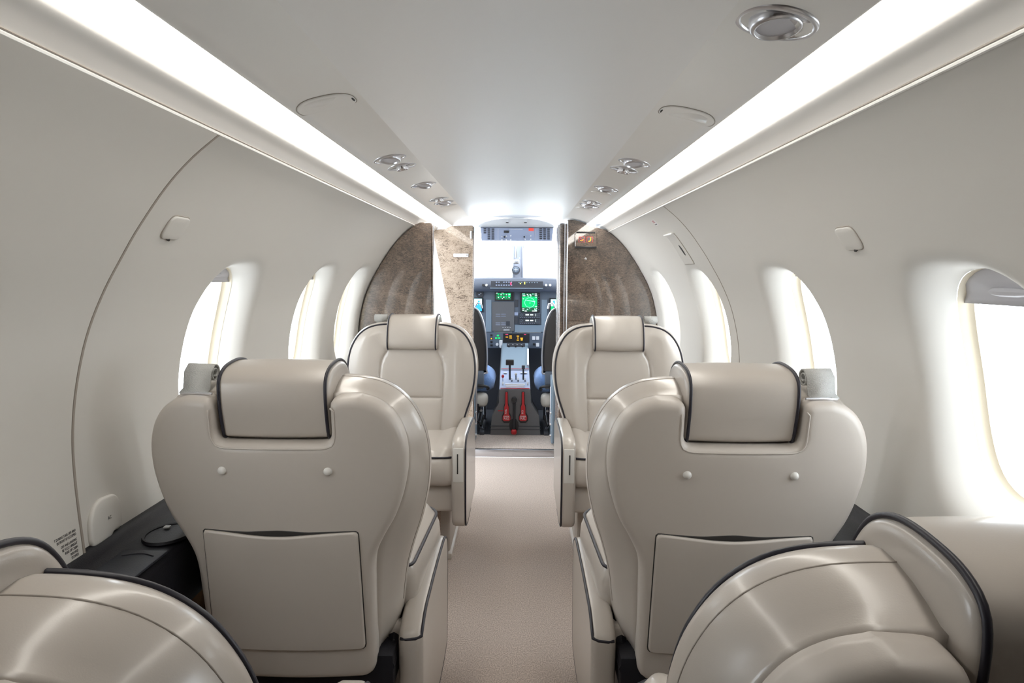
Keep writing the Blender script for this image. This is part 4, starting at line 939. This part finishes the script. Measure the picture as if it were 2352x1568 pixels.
# emergency handles on the block's face
def face(px, py, dy=0): p = at(px, py, YP); return (p.x, YP+dy, p.z)
for px in (1163.5, 1201.5):
    mb = MB(); ol = [face(px+dx, py) for dx, py in ((-3.5, 899), (3.5, 899), (4, 925), (6.5, 932), (6.5, 946), (10.5, 954), (11, 965), (6, 971), (-6, 971), (-11, 965), (-10.5, 954), (-6.5, 946), (-6.5, 932), (-4, 925))]
    mb.add(ol+[(x, y-.003, z) for x, y, z in ol], [list(range(14)), list(range(14, 28))[::-1]]+[[i, i+14, (i+1) % 14+14, (i+1) % 14] for i in range(14)]); mb.build('handle_recess', 'knob', ped, smooth=False)
    ol = [face(px+dx, py, -.004) for dx, py in ((-2.2, 900), (2.2, 900), (2.8, 928), (5, 934), (5.2, 950), (8.6, 955), (9, 962), (6, 965), (-6, 965), (-9, 962), (-8.6, 955), (-5.2, 950), (-5, 934), (-2.8, 928))]
    mb = MB(); mb.add(ol+[(x, y-.016, z) for x, y, z in ol], [list(range(14)), list(range(14, 28))[::-1]]+[[i, i+14, (i+1) % 14+14, (i+1) % 14] for i in range(14)]); h_ = mb.build('emergency_handle', 'redpaint', ped, smooth=False)
    h_['label'] = 'red emergency handle'
    p = face(px, 957, -.0208); 
    text('EMER\nPULL', .016, 'white_plastic', Matrix.Translation(p) @ Matrix.Rotation(PI/2, 4, 'X'), h_, ax='CENTER', spacing=.85)
    p = face(px-1.5, 949, -.0208); text('FUEL' if px < 1180 else 'ECS', .015, 'white_plastic', Matrix.Translation(p) @ Matrix.Rotation(PI/2, 4, 'X') @ Matrix.Rotation(PI/2, 4, 'Z') @ Matrix.Translation((0, -.005, 0)), h_, ax='LEFT')
mb = MB(); a_ = face(1181, 917, -.02); b_ = face(1180.5, 985, -.03); mb.tube([a_, face(1181, 935, -.03), b_], [.010, .008, .010], 10); mb.lathe([(.0005, .02), (.015, .02), (.018, .01), (.018, -.02)], Matrix.Translation(a_) @ Matrix.Rotation(PI/2, 4, 'X'), 20, cap=False)
mb.add(*(lambda ol: (ol+[(x, y-.004, z) for x, y, z in ol], [list(range(12)), list(range(12, 24))[::-1]]+[[i, i+12, (i+1) % 12+12, (i+1) % 12] for i in range(12)]))([face(1180.5+11*math.cos(a), 977+17*math.sin(a)) for a in np.linspace(0, 2*PI, 13)[:-1]]))
h_ = mb.build('pump_handle', 'knob', ped); p = face(1180.5, 989, -.035); mb = MB(); mb.box(p, (.036, .03, .034), .012, 3); mb.build('grip', 'redpaint', h_)
mb = MB(); mb.box(face(1150, 943, -.001), (.036, .002, .006)); mb.build('caption', 'redpaint', ped, smooth=False)

# pilot seats
def pilot_seat(sd, lab):
    t = thing('pilot_seat', lab, 'pilot seat', (-.425 if sd < 0 else .395, 4.76, 0), 'pilot seats in the cockpit')
    hw = .225
    ol = sym([(hw-.03, .44), (hw, .47), (hw+.004, .60), (hw-.01, .74), (hw-.04, .84), (hw-.08, .875), (.06, .88)])
    V, F = plate(crom(ol, 6), rim(.03, .10), rings=[.002, .008, .018, .03], ds=.015, grid=.04, side=((.0, .05), (-.005, .01), (-.02, 0)))
    o = obj('backrest', [(x, -.03+h-.12*(y-.45), y) for x, y, h in V], F, 'cockpit_leather', t); fixn(o)
    q = resample(crom(ol, 6), .02); mb = MB(); mb.tube([(x, -.028-.12*(y-.45), y) for x, y in q], .006, 8, True); mb.build('back_rim', 'satin', o, auto=180)
    mb = MB(); mb.tube([(-sd*(hw-.03), -.03, .87), (-sd*(hw-.035), -.04, .90), (-sd*(hw-.06), -.045, .905), (-sd*(hw-.08), -.045, .87)], .006, 8); mb.build('grab_loop', 'chrome', o)
    V = MB(); V.box((0, -.01, .40), (.42, .06, .12), .01); V.build('back_plate', 'panel', t)
    so = rrect(.54, .46, .09, 0, .24, 6); V, F = plate(so, lambda u, w, d: .40+.06*(1-np.exp(-d/.04)), rings=(.004, .012, .025, .045), ds=.02, grid=.04, side=((.008, .37), (.0, .33), (-.03, .31)))
    o = obj('seat_cushion', V, F, 'blue_fabric', t); fixn(o)
    mb = MB(); a = np.linspace(-.5, 2.6, 12); mb.tube([(-sd*(.17+.07*math.cos(x)), -.03-.02*math.sin(x), .345+.02*math.sin(x)) for x in a], .009, 8); mb.build('recline_strap', 'knob', t)
    mb = MB(); mb.box((0, .18, .23), (.36, .40, .13), .02, 2); mb.build('seat_pan', 'cockpit_leather', t)
    mb = MB(); mb.box((-sd*.19, .02, .26), (.09, .10, .09), .03, 3); mb.build('fleece_edge', 'sheepskin', t)
    for sx in (-1, 1):
        mb = MB(); mb.tube([(sx*.19, .0, .19), (sx*.17, .10, .10), (sx*.20, .0, .06)], .010, 8); mb.tube([(sx*.2, .30, .19), (sx*.2, .34, .06)], .010, 8); mb.build('leg', 'satin', t)
        mb = MB(); mb.box((sx*.20, .15, .055), (.03, .50, .018), .003); mb.build('rail', 'panel_dark', t)
    mb = MB(); mb.tube([(-sd*.17, -.03, .24), (-sd*.16, -.04, .13), (-sd*.19, -.02, .09), (-sd*.21, .0, .16)], .008, 8); mb.build('cable', 'knob', t)
    return t
pilot_seat(-1, 'black leather pilot seat with blue cushion on the left side of the cockpit')
pilot_seat(1, 'black leather copilot seat with blue cushion on the right side of the cockpit')
for sd, nm in ((-1, 'left'), (1, 'right')):
    x = -.262 if sd < 0 else .225
    t = thing('side_frame', 'grey-blue upright metal frame at the %s of the cockpit entrance' % nm, 'frame', (x, 4.50, .046), 'metal frames beside the cockpit entrance')
    mb = MB(); mb.box((0, 0, .21), (.02, .22, .40), .006); mb.build('plate', 'panel_light', t)
    mb = MB(); mb.tube([(-sd*.014, -.08, .36), (-sd*.016, -.085, .12)], .005, 8); mb.build('rod', 'satin', t)
    for k in range(3): mb = MB(); mb.tube([(-sd*.01, -.10, .06+.07*k), (-sd*.02, -.10, .06+.07*k)], .007, 8); mb.build('bolt', 'chrome', t)
